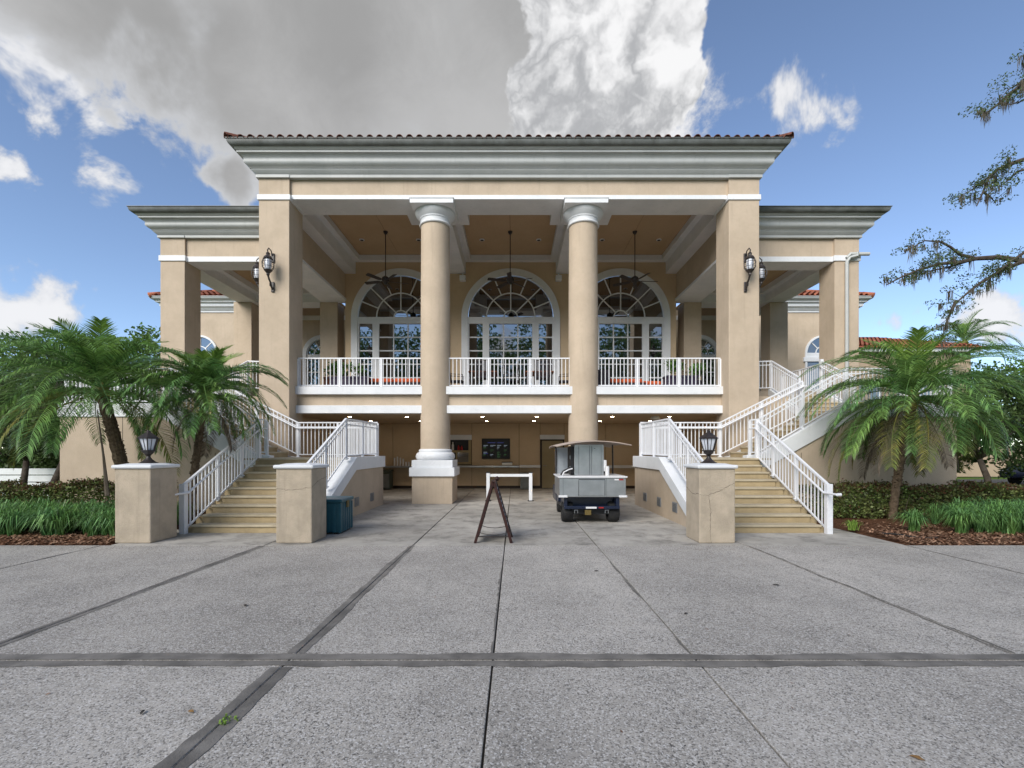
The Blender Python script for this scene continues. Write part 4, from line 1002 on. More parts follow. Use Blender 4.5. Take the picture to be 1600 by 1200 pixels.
for sx in (-1, 1):
    m.prism([(sx*0.63,-0.02,0.33),(sx*0.63,0.95,0.33),(sx*0.63,0.95,0.60),(sx*0.63,-0.02,0.60)], (-sx*0.08,0,0))
m.box(-0.55,0.55,0.25,0.30,0.33,0.6).box(-0.55,0.55,-0.02,0.9,0.33,0.36).box(-0.63,0.63,-0.05,0.05,0.33,0.40)
C(m, 'rear_body', 'navy_paint', bevel=0.012)
for sx in (-1,1): C(MB().box(sx*0.56,sx*0.68,1.5,2.55,0.33,0.72), 'front_cowl_side', 'navy_paint', bevel=0.04)
C(MB().prism([(-0.6,2.3,0.3),(-0.6,2.62,0.36),(-0.6,2.66,0.62),(-0.6,2.45,0.92),(-0.6,2.3,0.92)], (1.2,0,0)), 'front_cowl', 'navy_paint', bevel=0.05)
C(MB().prism([(-0.69,1.2,0.3),(-0.69,1.2,0.78),(-0.69,1.05,0.82),(-0.69,0.95,0.40)], (0.1,0,0)), 'side_panel', 'navy_paint', bevel=0.02)
sb = C(MB().box(-0.74,0.76,-0.08,1.15,0.605,1.04), 'steel_box', 'steel', bevel=0.012)
C(MB().box(-0.77,0.79,-0.11,1.18,1.04,1.075), 'deck', 'white_plastic', bevel=0.008)
C(MB().box(-0.30,0.28,-0.095,-0.08,0.64,0.99), 'drawer_front', 'steel', sb, bevel=0.006)
m = MB(); m.box(-0.31,-0.302,-0.09,-0.079,0.63,1.0).box(0.282,0.29,-0.09,-0.079,0.63,1.0).box(-0.31,0.29,-0.088,-0.079,0.992,1.006); C(m, 'drawer_gap', 'black_plastic', sb)
for x in (-0.66,0.32): C(MB().box(x,x+0.01,-0.085,-0.079,0.61,1.03), 'seam', 'steel_dark', sb)
C(MB().box(0.50,0.60,-0.084,-0.079,0.985,1.015), 'sticker', 'white_plastic', sb); C(MB().box(0.605,0.70,-0.084,-0.079,0.985,1.015), 'sticker', 'bottle_red', sb)
for x0, x1 in ((-0.76,-0.56),(0.60,0.78)): C(MB().box(x0,x1,-0.13,-0.05,0.60,0.645), 'bumper_pad', 'white_plastic', bevel=0.008)
cb = C(MB().box(-0.36,0.33,0.28,1.0,1.075,1.80), 'cabinet', 'steel', bevel=0.012)
for x0, x1 in ((-0.25,-0.015),(0.055,0.26)): C(MB().box(x0,x1,0.262,0.28,1.10,1.75), 'cabinet_door', 'steel', cb, bevel=0.005)
m = MB(); m.box(-0.012,0.005,0.268,0.279,1.09,1.77).box(0.035,0.052,0.268,0.279,1.09,1.77).box(-0.262,-0.253,0.272,0.279,1.09,1.77).box(0.263,0.271,0.272,0.279,1.09,1.77); C(m, 'door_gap', 'steel_dark', cb)
C(MB().lathe([(0.018,0),(0.018,0.01)], (0.11,0.255,1.70), 10), 'lock', 'black_plastic', cb)
C(MB().box(-0.44,-0.362,0.30,0.95,1.09,1.76), 'glass_side', 'black_plastic', cb, bevel=0.008)
for yy, zz in ((0.35,1.2),(0.35,1.45)): C(MB().box(-0.455,-0.442,yy,yy+0.04,zz,zz+0.09), 'hinge', 'steel', cb)
m = MB(); m.tube([(-0.40,0.2,1.14),(-0.48,0.2,1.26),(-0.62,0.2,1.18),(-0.68,0.2,1.09)], 0.022, 8); C(m, 'hose', 'black_plastic', smooth=True)
C(MB().tube([(-0.66,0.1,1.08),(-0.62,0.1,1.16),(-0.5,0.12,1.22),(-0.42,0.14,1.24)], 0.014, 8), 'tap_pipe', 'white_plastic', smooth=True)
C(MB().lathe([(0.05,1.075),(0.05,1.27),(0.03,1.29)], (0.42,0.35,0), 12), 'cup_holder', 'white_plastic', smooth=True)
m = MB(); nx = 14                             # bowed canopy
for y, dz in ((-0.12,0),(0.9,0.03),(1.9,0.02),(2.35,-0.03)):
    for lay in (0, 1):
        for k in range(nx+1):
            u = -1+2*k/nx; m.v.append((0.04+u*0.84, y, 1.875-0.105*abs(u)**2.0+dz-0.016*lay+0.014*u))
q = nx+1
for r_ in range(3):
    for k in range(nx):
        a = r_*2*q+k; m.f += [(a,a+1,a+2*q+1,a+2*q),(a+q,a+3*q,a+3*q+1,a+q+1)]
    for k in (0, nx):
        a = r_*2*q+k; m.f.append((a,a+q,a+3*q,a+2*q))
for r_ in (0, 3):
    for k in range(nx): a = r_*2*q+k; m.f.append((a,a+q,a+q+1,a+1))
C(m, 'canopy', 'canvas_tan', smooth=True)
for sx in (-1, 1):
    C(MB().tube([(sx*0.70,1.1,0.6),(sx*0.72,1.15,1.3),(sx*0.72,1.2,1.80)], 0.02, 8), 'canopy_post', 'black_iron'); C(MB().tube([(sx*0.60,2.45,0.9),(sx*0.62,2.2,1.80)], 0.02, 8), 'canopy_post', 'black_iron')
C(MB().prism([(-0.60,2.47,0.92),(0.60,2.47,0.92),(0.61,2.24,1.74),(-0.61,2.24,1.74)], (0,0.006,0.002)), 'windscreen', 'clear_glass')
C(MB().box(-0.55,0.55,1.3,1.75,0.55,0.72), 'seat', 'black_plastic', bevel=0.05); C(MB().box(-0.55,0.55,1.22,1.32,0.7,1.15), 'seat_back', 'black_plastic', bevel=0.05)
C(MB().box(-0.14,0.10,-0.065,-0.05,0.345,0.385), 'plate', 'white_plastic'); C(MB().box(0.15,0.26,-0.065,-0.05,0.352,0.38), 'reflector', 'bottle_red')
C(MB().box(-0.16,-0.02,-0.05,-0.03,0.20,0.31), 'tow_plate', 'amber_plate'); C(MB().box(-0.5,0.5,0.1,0.16,0.2,0.27), 'axle', 'black_plastic')
for x in (-0.36,0.33): C(MB().tube([(x-0.035,-0.06,0.24),(x-0.035,-0.06,0.31),(x+0.035,-0.06,0.31),(x+0.035,-0.06,0.24)],0.008,6), 'tow_hook', 'steel')

# ================================================================ palms
def frond_mesh(name, L, th0, th1, mat, seed, pairs=62, lmax=0.42, wid=0.011, droop=0.35, vee=0.5):
    """arching feather leaf from the origin along +x; th0..th1 = rachis elevation from base to tip"""
    rnd = random.Random(seed); m = MB(); N = 26; pts = [Vector((0,0,0))]; dirs = []
    side_bend = rnd.uniform(-0.25,0.25)
    for k in range(N):
        t = (k+0.5)/N; e = th0+(th1-th0)*t**1.15; az = side_bend*t*t
        d = Vector((math.cos(e)*math.cos(az), math.cos(e)*math.sin(az), math.sin(e))); dirs.append(d); pts.append(pts[-1]+d*L/N)
    dirs.append(dirs[-1])
    m.tube([p for p in pts[::2]], [0.017*(1-0.85*i/(len(pts[::2])-1)) for i in range(len(pts[::2]))], 5)
    def samp(t):
        f = t*N; i = min(N-1, int(f)); return pts[i].lerp(pts[i+1], f-i), dirs[i].lerp(dirs[i+1], f-i).normalized()
    for k in range(pairs):
        t = 0.13+0.86*(k+0.5)/pairs; p, d = samp(t)
        side = d.cross(Vector((0,0,1))); side = side.normalized() if side.length > 0.05 else Vector((0,1,0))
        upv = side.cross(d).normalized(); prof = min(1, (t-0.08)/0.2)*min(1.0, 0.32+1.25*(1-t)**0.7)
        for s in (-1, 1):
            l = lmax*prof*rnd.uniform(0.85,1.12); fwd = 0.55+0.55*t+rnd.uniform(-0.12,0.12)
            v = (side*s+d*fwd+upv*(vee+rnd.uniform(-0.18,0.12))).normalized()
            q1 = p+v*l*0.5; v2 = (v+Vector((0,0,-1))*(droop*rnd.uniform(0.7,1.6))).normalized(); q2 = q1+v2*l*0.52
            wv = v.cross(upv*s*0.8+side*0.4).normalized()*wid*rnd.uniform(0.8,1.2)
            i = len(m.v); m.v += [tuple(p+wv*0.6), tuple(p-wv*0.6), tuple(q1-wv), tuple(q1+wv), tuple(q2)]; m.f += [(i,i+1,i+2,i+3),(i+3,i+2,i+4)]
    me = bpy.data.meshes.new(name); me.from_pydata(m.v, [], m.f); me.update(); me.materials.append(MAT[mat]); return me
FM = {}
def fset(key, L, lmax, wid=0.011):
    FM[key] = dict(
        up=[frond_mesh('frond', L*0.62, R(80), R(20), 'frond_young', s, 56, lmax*0.85, wid, 0.2) for s in (1,2)],
        mid=[frond_mesh('frond', L*0.95, R(58), R(-45), 'frond_green', s, 66, lmax, wid, 0.5) for s in (3,4,5)],
        out=[frond_mesh('frond', L, R(34), R(-66), 'frond_green', s, 66, lmax, wid, 0.55) for s in (6,7,8)],
        low=[frond_mesh('frond', L*0.92, R(5), R(-84), 'frond_green', s, 64, lmax, wid, 0.55) for s in (9,10)],
        yel=[frond_mesh('frond', L*0.95, R(-8), R(-82), 'frond_yellow', s, 60, lmax, wid, 0.5) for s in (11,12)],
        dead=[frond_mesh('frond', L*0.8, R(-35), R(-88), 'frond_dead', s, 56, lmax*0.9, wid, 0.6) for s in (13,14)])
fset('big', 2.6, 0.46, 0.0095); fset('small', 1.85, 0.38, 0.009)
def palm(label, base, top, key, counts, seed, r0=0.11, scale=1.0, turn=0.0, group='feather palms in the planting beds'):
    base, top = Vector(base), Vector(top); rnd = random.Random(seed)
    t = thing('palm_tree', label, 'palm', base, group=group)
    m = MB(); n = 22; rel = top-base; pts = []; rad = []
    for k in range(n+1):
        u = k/n; pts.append(Vector((rel.x*u**1.4, rel.y*u, rel.z*u))); rad.append(r0*(1.15-0.2*u)*(1+0.14*(k%2)))
    m.tube(pts, rad, 12)
    for k in range(170):                     # old leaf bases
        u = rnd.uniform(0.25,1.0); p = Vector((rel.x*u**1.4, rel.y*u, rel.z*u)); a = rnd.uniform(0,6.28); r_ = r0*(1.1-0.2*u)
        d = Vector((math.cos(a),math.sin(a),0.9)).normalized(); q = p+Vector((math.cos(a),math.sin(a),0))*r_*0.9
        m.bar(q, q+d*rnd.uniform(0.03,0.06), 0.04, 0.016)
    m.build('trunk', 'palm_bark', t, local=True)
    m = MB()                                  # fibrous crown heart with flower stalks
    m.lathe([(0.06,-0.25),(r0*1.3,-0.12),(r0*1.45,0.02),(r0*1.1,0.15),(0.05,0.28)], tuple(rel), 12)
    for k in range(26):
        a = rnd.uniform(0,6.28); d = Vector((math.cos(a),math.sin(a),0)); p = rel+Vector((0,0,-0.02)); m.tube([p, p+d*0.2+Vector((0,0,0.06)), p+d*rnd.uniform(0.28,0.42)+Vector((0,0,rnd.uniform(-0.28,-0.05)))], [0.012,0.01,0.005], 4)
    m.build('crown_heart', 'frond_yellow', t, local=True)
    k = 0
    for cls, cnt in counts:
        for j in range(cnt):
            me = FM[key][cls][rnd.randrange(len(FM[key][cls]))]
            o = link('frond', me, t, local=True); o.location = rel+Vector((0,0,{'up':0.12,'mid':0.08,'out':0.03,'low':-0.02,'yel':-0.05,'dead':-0.1}[cls]))
            a = turn+2.39996*k+rnd.uniform(-0.2,0.2) if cls not in ('yel','dead') else turn+2*math.pi*j/max(1,cnt)+rnd.uniform(-0.4,0.4)
            o.rotation_euler = (rnd.uniform(-0.22,0.22), rnd.uniform(-0.12,0.12), a); sc = scale*rnd.uniform(0.85,1.1); o.scale = (sc,sc,sc); k += 1
    return t
palm('large feather palm leaning behind the leftmost pedestal', at(207,775,10.6)*1.0-Vector((0,0,0.62)), at(158,612,10.4), 'big', [('up',9),('mid',20),('out',27),('low',16),('yel',4)], 21, 0.11, 1.03)
palm('smaller feather palm overhanging the left stair railing', (-7.35, 11.0, 0.03), at(322,618,10.9), 'small', [('up',8),('mid',14),('out',20),('low',15),('dead',3)], 33, 0.07, 1.03)
palm('feather palm with yellowing and dead grey fronds right of the stairs', (9.02, 11.1, 0.03), at(1428,622,11.0), 'big', [('up',8),('mid',17),('out',28),('low',22),('yel',10),('dead',4)], 45, 0.075)
def qpalm(label, base, h, seed, key, sc):
    b = Vector(base); palm(label, b, b+Vector((0.4,0,h)), key, [('up',4),('mid',9),('out',10),('low',5)], seed, 0.16, sc, group='tall palms beyond the clubhouse')
qpalm('tall far palm rising behind the low red roof at right', at(1498,745,34)*1.0, 9.6, 52, 'big', 1.35)
o = MB()
p0 = at(152,640,10.3); pts = [p0, at(156,670,10.2), at(162,715,10.0), at(168,775,9.9)]
o.tube(pts, [0.008,0.014,0.022,0.045], 6)
o = o.build('dead_frond', 'frond_dead', None, smooth=True); tag(o, 'dried brown frond stalk hanging beside the left palm trunk', 'frond')

# ================================================================ broadleaf trees
def crown_mesh(name, clusters, per, L, W, mat, seed, spread=0.55):
    rnd = random.Random(seed); m = MB()
    for c in clusters: leaves(m, c, spread*c[3], spread*c[3], spread*c[3]*0.75, per, L, W, rnd)
    me = bpy.data.meshes.new(name); me.from_pydata(m.v, [], m.f); me.update(); me.materials.append(MAT[mat]); return me
def tree_parts(seed, H, cw, ch, mat, n=110, per=60, L=0.22, W=0.06, bark='oak_bark', trunk_r=0.25, fork=0.35):
    rnd = random.Random(seed); m = MB(); tips = []
    top = Vector((rnd.uniform(-.3,.3), rnd.uniform(-.3,.3), H*fork))
    m.tube([(0,0,-0.1),(0.05,0,H*fork*0.5),top], [trunk_r*1.25,trunk_r,trunk_r*0.85], 10)
    for k in range(7):
        a = 2*math.pi*k/7+rnd.uniform(-.3,.3); rr = cw*rnd.uniform(0.45,0.8); e = top+Vector((rr*math.cos(a), rr*math.sin(a), (H-H*fork)*rnd.uniform(0.35,0.8)))
        mid = top.lerp(e,0.5)+Vector((0,0,rnd.uniform(-0.1,0.4))); m.tube([top, mid, e], [trunk_r*0.55,trunk_r*0.35,trunk_r*0.1], 7)
        for j in range(3):
            q = mid.lerp(e, rnd.random()); m.tube([q, q+Vector((rnd.gauss(0,cw*0.2),rnd.gauss(0,cw*0.2),rnd.uniform(0,ch*0.3)))], [trunk_r*0.18,0.02], 5)
    cl = []
    cz = H-ch*0.5
    for k in range(n):
        while True:
            p = Vector((rnd.uniform(-1,1),rnd.uniform(-1,1),rnd.uniform(-1,1)))
            if 0.35 < p.length < 1: break
        cl.append((p.x*cw, p.y*cw, cz+p.z*ch*0.5, rnd.uniform(0.5,1.15)*cw*0.24))
    tm = bpy.data.meshes.new('trunk'); tm.from_pydata(m.v, [], m.f); tm.update(); tm.materials.append(MAT[bark])
    for p in tm.polygons: p.use_smooth = True
    return tm, crown_mesh('crown', cl, per, L, W, mat, seed+1, 1.0)
TA = tree_parts(101, 9.5, 4.4, 6.5, 'tree_leaf', 120, 70, 0.26, 0.075)
TB = tree_parts(102, 8.0, 3.8, 6.2, 'bright_leaf', 110, 70, 0.26, 0.075)
TC = tree_parts(103, 4.6, 1.9, 3.0, 'oak_leaf', 90, 80, 0.13, 0.04, trunk_r=0.10, fork=0.3)
TD = tree_parts(104, 12.5, 5.2, 10.0, 'tree_leaf', 130, 80, 0.30, 0.09, trunk_r=0.3, fork=0.28)
def tree(kind, loc, rz, sc, label, group=None):
    t = thing('tree', label, 'tree', loc, rz, group=group); t.scale = (sc,sc,sc)
    link('trunk', kind[0], t, local=True); link('crown', kind[1], t, local=True)
G = 'trees around the clubhouse'
tree(TB, (-29,30,0), 0.3, 1.1, 'bright green leafy tree at the far left edge behind the palm', G)
tree(TA, (-24,33,0), 1.4, 1.02, 'dark green leafy tree rising just left of the rear tiled roof', G)
tree(TA, (-33.5,37,0), 2.6, 1.05, 'mid green tree in the back row at far left', G)
tree(TB, (-21,26,0), 4.1, 0.82, 'light green rounded tree between left palm and clubhouse corner', G)
tree(TC, (-13.7,14.2,0), 0.5, 1.0, 'small dark multi-stemmed tree at the left corner of the stair wall', G)
tree(TC, (-15.8,15.4,0), 2.2, 0.95, 'small dark tree above the white board fence', G)
tree(TB, (33,32,0), 0.8, 0.95, 'bright green tree at the far right edge behind the palm', G)
tree(TA, (28.5,38,0), 2.0, 0.88, 'dark green tree behind the low red roof at far right', G)
tree(TC, (17.2,17.0,0), 3.0, 0.98, 'small bare-limbed tree right of the stair wall by the parked car', G)
TS = tree_parts(105, 3.1, 1.9, 2.9, 'oak_leaf', 90, 80, 0.14, 0.045, trunk_r=0.06, fork=0.2)
for x, y, rz, sc, lab in ((-16.4,18.6,0.2,1.15,'dark rounded shrub behind the small multi-stemmed tree at left'),(-20.6,19.5,1.3,1.2,'dark rounded shrub at the left edge behind the board fence'),(-18.3,24,2.2,1.5,'large dark shrub below the left tree row'),(-26,25,3.1,1.5,'farthest left shrub below the bright tree'),(21.0,18.2,0.8,1.0,'dark shrub at the right edge before the parked car'),(17.6,20.5,2.0,1.25,'dark shrub beside the end of the right stair wall')):
    t = thing('shrub', lab, 'shrub', (x,y,0), rz, group='shrubs beyond the beds'); t.scale = (sc,sc,sc); link('stem', TS[0], t, local=True); link('foliage', TS[1], t, local=True)
GR = 'park trees across the drive reflected in the windows'
for k, (x, y, sc, lab) in enumerate(((-19,-23,1.5,'second from left'),(-7,-25,1.62,'third from left'),(5.5,-23,1.55,'third from right'),(18,-26,1.6,'second from right'),(31,-22,1.5,'rightmost'),(-32,-22,1.45,'farthest left'))):
    tree(TD, (x,y,0), k*1.7, sc, 'park oak across the drive, %s of six reflected in the glass' % lab, GR)
# live oak at the right edge: trunk out of frame, limbs with moss reaching in
oak = thing('live_oak', 'live oak limbs hung with grey moss reaching in from the right edge', 'tree', (21.5, 13.5, 0))
MB().tube([(21.5,13.5,-0.1),(21.3,13.5,2.5),(21.0,13.4,5.5),(21.2,13.3,9),(21.6,13.2,13)], [0.55,0.45,0.4,0.3,0.12], 12).build('trunk', 'oak_bark', oak, smooth=True)
rnd = random.Random(77); moss = MB(); fol = MB()
def limb(px, d, r, leafy, drop=True):
    pts = [at(x, y, d) if not isinstance(x, Vector) else x for x, y in px]
    n = len(pts); rad = [r*(1-0.82*i/(n-1)) for i in range(n)]
    MB().tube(pts, rad, 7).build('limb', 'oak_bark', oak, smooth=True)
    for a, b in zip(pts[leafy:], pts[leafy+1:]):
        L = (b-a).length; k = max(2, int(L/0.13))
        for j in range(k):
            p = a.lerp(b, (j+rnd.random())/k); e = p+Vector((rnd.gauss(0,0.16),rnd.gauss(0,0.28),rnd.gauss(0.06,0.13)))
            fol.tube([p, e], [0.008,0.004], 4)
            leaves(fol, e, 0.20, 0.26, 0.12, 48, 0.072, 0.018, rnd, 0.2)
            if drop and rnd.random() < 0.7:
                q = p.lerp(e, rnd.random()); l = rnd.uniform(0.15,0.62)
                for _ in range(12):
                    o_ = Vector((rnd.gauss(0,0.028),rnd.gauss(0,0.04),0)); l2 = l*rnd.uniform(0.4,1.0); w_ = rnd.uniform(0.005,0.012)
                    a_ = q+o_; b_ = a_+Vector((rnd.gauss(0,0.02),0,-l2*0.55)); c_ = b_+Vector((rnd.gauss(0,0.025),0,-l2*0.45))
                    moss.poly([a_+Vector((-w_,0,0)), a_+Vector((w_,0,0)), b_+Vector((w_*1.1,0,0)), c_, b_+Vector((-w_*1.1,0,0))])
T3 = Vector((21.05,13.4,6.2)); T4 = Vector((21.15,13.3,8.6)); T5 = Vector((21.3,13.2,10.6))
limb([(T3,0),(1600,408),(1560,402),(1525,404),(1498,410),(1470,412),(1440,420),(1410,432),(1385,445)], 13.5, 0.085, 3)
limb([(1525,404),(1500,398),(1485,386),(1470,378),(1445,376),(1415,392)], 13.5, 0.05, 1)
limb([(1600,408),(1570,420),(1535,440),(1515,455),(1500,468),(1488,480)], 13.4, 0.06, 1)
limb([(1512,408),(1480,418),(1450,424),(1425,426)], 13.6, 0.035, 1)
limb([(1600,395),(1580,408),(1556,428),(1540,440)], 13.1, 0.04, 0)
limb([(T4,0),(1610,246),(1585,254),(1560,264),(1545,278),(1536,300),(1526,322)], 13.2, 0.075, 2)
limb([(1560,264),(1540,280),(1520,296),(1504,304)], 13.3, 0.035, 0)
limb([(1610,262),(1590,268),(1575,282),(1560,292)], 13.0, 0.04, 1)
limb([(1536,300),(1548,308),(1556,318)], 13.2, 0.03, 0)
limb([(T5,0),(1625,110),(1600,130),(1580,145),(1565,158),(1548,172),(1532,182)], 13.0, 0.08, 2)
limb([(1605,120),(1590,132),(1575,140),(1562,156)], 12.8, 0.03, 0)
limb([(1610,150),(1592,160),(1570,165)], 12.7, 0.03, 0)
limb([(1615,85),(1604,84),(1597,88)], 12.8, 0.03, 0)
limb([(1494,470),(1486,486),(1478,506),(1472,530)], 13.4, 0.05, 0)
fol.build('foliage', 'oak_leaf', oak, recalc=False); moss.build('hanging_moss', 'moss_grey', oak, recalc=False, kind='stuff')

# ================================================================ hedges and border grass
def hedge(label, x0, x1, y0, y1, h, seed, thin=None):
    t = thing('hedge', label, 'hedge', ((x0+x1)/2, (y0+y1)/2, 0), group='clipped hedges along the stair walls'); rnd = random.Random(seed)
    g_, r_, tw = MB(), MB(), MB(); L = x1-x0
    n = int(L*4200)
    for k in range(n):
        x = rnd.uniform(x0,x1); dens = 1.0
        if thin: dens = max(0.06, min(1, (thin[1]-x)/(thin[1]-thin[0]) if thin[1] > thin[0] else (x-thin[1])/(thin[0]-thin[1])))
        if rnd.random() > dens: continue
        hh = h*(0.9+0.07*math.sin(x*2.3)+0.06*math.sin(x*6.1+1)+0.05*math.sin(x*15.7)); u = rnd.random()
        if u < 0.42: y = y0+abs(rnd.gauss(0,0.10)); z = rnd.uniform(0.08,hh)
        elif u < 0.82: y = rnd.uniform(y0,y1); z = hh-abs(rnd.gauss(0,0.06))
        else: y = rnd.uniform(y0,y1); z = rnd.uniform(0.1,hh)
        q = Vector((x,y+rnd.gauss(0,0.03),z+rnd.gauss(0,0.025))); d = Vector((rnd.gauss(0,1),rnd.gauss(-0.4,1),rnd.gauss(0.5,0.8))).normalized()
        sd = Matrix.Rotation(rnd.uniform(0,6.28),3,d)@d.orthogonal().normalized(); l = rnd.uniform(0.04,0.075); w_ = l*0.34
        (r_ if (z > hh-0.07 and rnd.random() < 0.5) or rnd.random() < 0.06 else g_).poly([q, q+d*l*0.5+sd*w_, q+d*l, q+d*l*0.5-sd*w_])
    for k in range(int(L*26)):
        x = rnd.uniform(x0,x1); y = rnd.uniform(y0+0.05,y1); tw.tube([(x,y,0.03),(x+rnd.gauss(0,0.06),y+rnd.gauss(0,0.05),h*0.5),(x+rnd.gauss(0,0.16),y+rnd.gauss(0,0.1),h*rnd.uniform(0.75,1.0))], [0.009,0.006,0.003], 4)
    g_.build('leaves', 'hedge_leaf', t, recalc=False); r_.build('young_leaves', 'hedge_red', t, recalc=False); tw.build('twigs', 'bark', t, recalc=False)
hedge('dark clipped hedge left of the palm, thinning towards the stairs', -15.5, -8.0, 11.2, 12.0, 0.88, 5, (-10.4,-8.0))
hedge('dark clipped hedge with reddish top right of the stairs', 7.25, 15.5, 11.1, 12.1, 0.84, 6)
def tuft(m, x, y, h, n, rnd, z=0.04):
    for k in range(n):
        a = rnd.uniform(0,6.28); lean = rnd.uniform(0.25,1.0); l = h*rnd.uniform(0.75,1.25); d = Vector((math.cos(a),math.sin(a),0)); w_ = rnd.uniform(0.005,0.009)
        sd = Vector((-d.y,d.x,0))*w_; p = Vector((x+rnd.gauss(0,0.03),y+rnd.gauss(0,0.03),z))
        q1 = p+d*l*0.28*lean+Vector((0,0,l*0.62)); q2 = q1+d*l*0.38*lean+Vector((0,0,l*(0.30-0.32*lean))); q3 = q2+d*l*0.26*lean+Vector((0,0,l*(0.05-0.40*lean)))
        i = len(m.v); m.v += [tuple(p-sd),tuple(p+sd),tuple(q1+sd),tuple(q1-sd),tuple(q2+sd*0.8),tuple(q2-sd*0.8),tuple(q3)]; m.f += [(i,i+1,i+2,i+3),(i+3,i+2,i+4,i+5),(i+5,i+4,i+6)]
for lab, x0, x1, y0, y1, seed, n in (('mass of strappy green border grass along the left bed', -14.0, -7.1, 8.8, 10.5, 8, 240), ('mass of strappy green border grass along the right bed', 9.25, 14.5, 8.95, 10.6, 9, 185)):
    rnd = random.Random(seed); m = MB()
    for k in range(n): tuft(m, rnd.uniform(x0,x1), rnd.uniform(y0,y1), rnd.uniform(0.44,0.64), 62, rnd)
    o = m.build('border_grass', 'liriope', None, recalc=False, kind='stuff'); tag(o, lab, 'grass')
for k, (x, y, h, n, lab) in enumerate(((6.98,9.55,0.22,70,'small bright green grass tuft beside the right stair rail'),(8.05,9.35,0.45,170,'bushy green grass clump left of the large one in the right bed'),(8.75,9.1,0.52,240,'largest arching grass clump at the front of the right bed'))):
    rnd = random.Random(60+k); m = MB(); tuft(m, 0, 0, h, n, rnd, 0.05); tuft(m, 0.06, 0.05, h*0.9, n//2, rnd, 0.05)
    o = m.build('grass_clump', 'liriope' if k else 'frond_young', None, recalc=False); o.location = (x,y,0); tag(o, lab, 'grass clump', 'grass clumps in the right bed')
rnd = random.Random(90); m = MB(); tuft(m, 0, 0, 0.028, 9, rnd, 0.0); tuft(m, 0.03, 0.03, 0.022, 5, rnd, 0.0)
o = m.build('weed', 'frond_young', None, recalc=False); o.location = (-1.6+0.02, 2.86, 0.004); tag(o, 'tiny green weed growing in the pavement joint at lower left', 'weed')
m = MB().tube([(7.15,9.0,0.08),(7.3,8.86,0.09),(7.45,8.72,0.07),(7.62,8.62,0.06),(7.85,8.6,0.07)], 0.016, 6); o = m.build('drip_hose', 'hose_black', None, smooth=True); tag(o, 'black drip hose curving over the mulch right of the stairs', 'hose')
def fallen(x, y, a, L, lab, mat='dry_leaf'):
    o = MB().poly([(0,-L,0.006),(L*0.4,-L*0.2,0.016),(L*0.25,L*0.6,0.012),(0,L,0.006),(-L*0.3,L*0.5,0.014),(-L*0.4,-L*0.3,0.01)]).build('fallen_leaf', mat, None, recalc=False)
    o.location = (x,y,0.002); o.rotation_euler = (0,0,a); tag(o, lab, 'leaf', 'fallen leaves on the plaza')
for px, py, a, L, lab, mat in ((1433,1187,0.9,0.034,'yellow brown fallen leaf near the bottom right corner','dry_leaf'),(223,1115,0.3,0.03,'dark fallen leaf at lower left of the plaza','soil_dark'),(298,1114,1.4,0.026,'small tan leaf right of the dark one at lower left','dry_leaf'),(1213,915,1.2,0.045,'dark fallen leaf right of centre beyond the wide joint','soil_dark'),(932,893,1.7,0.035,'small dark leaf before the cart wheels','soil_dark'),(383,947,0.7,0.04,'small dark leaf left of the chalkboard sign','soil_dark'),(1072,960,2.0,0.03,'tiny dark leaf in the middle right slab','soil_dark')):
    d = F*CH/(py-705); p = at(px, py, d); fallen(p.x, p.y, a, L, lab, mat)

rnd = random.Random(404); m = MB()
for k in range(420):
    y = rnd.choice((rnd.uniform(1.8,8.2), rnd.uniform(8.2,15), 8.26+rnd.gauss(0,0.05), rnd.gauss(9.35,0.1))); x = rnd.uniform(-9,9) if y < 8.3 else rnd.uniform(-3.8,3.8)
    if abs(y-8.26) < 0.15: x = rnd.choice((rnd.uniform(-9,9), 7.2+abs(rnd.gauss(0,1.2)), -7.2-abs(rnd.gauss(0,1.2))))
    a = rnd.uniform(0,6.28); L = rnd.uniform(0.006,0.02); W = L*rnd.uniform(0.2,0.5); c_, s_ = math.cos(a), math.sin(a)
    m.poly([(x-c_*L,y-s_*L,0.006),(x+s_*W,y-c_*W,0.009),(x+c_*L,y+s_*L,0.006),(x-s_*W,y+c_*W,0.008)])
o = m.build('leaf_litter', 'bark_chip', None, recalc=False, kind='stuff'); tag(o, 'scattered tiny leaf and bark bits on the paving', 'litter')
# ================================================================ beyond the beds
fr = thing('board_fence', 'low white horizontal board fence at the far left edge', 'fence', (-17.5, 16.2, 0))
for k in range(4): MB().box(-20.5,-14.75,16.2,16.24,0.12+0.24*k,0.33+0.24*k).build('board','trim_white',fr)
for x in (-20.3,-18.5,-16.6,-14.8): MB().box(x-0.06,x+0.06,16.24,16.34,0,1.12).build('post','trim_white',fr)
fh = thing('far_house', 'low tan building with red tile roof beyond the right palm', 'building', (26, 33, 0))
box('wall','far_wall',fh,17.5,31,32,44,0,8.4)
MB().box(17.3,31.4,31.6,32.0,8.3,8.62).build('fascia','trim_white',fh)
rf = MB(); rf.prism([(17.2,31.4,8.6),(31.6,31.4,8.6),(28.5,37.5,10.6),(17.2,37.5,10.6)],(0,0,-0.06)).prism([(31.6,31.4,8.6),(31.6,44,8.6),(28.5,44,10.6),(28.5,37.5,10.6)],(0,0,-0.06)); rf = rf.build('roof','terracotta',fh)
m = MB()
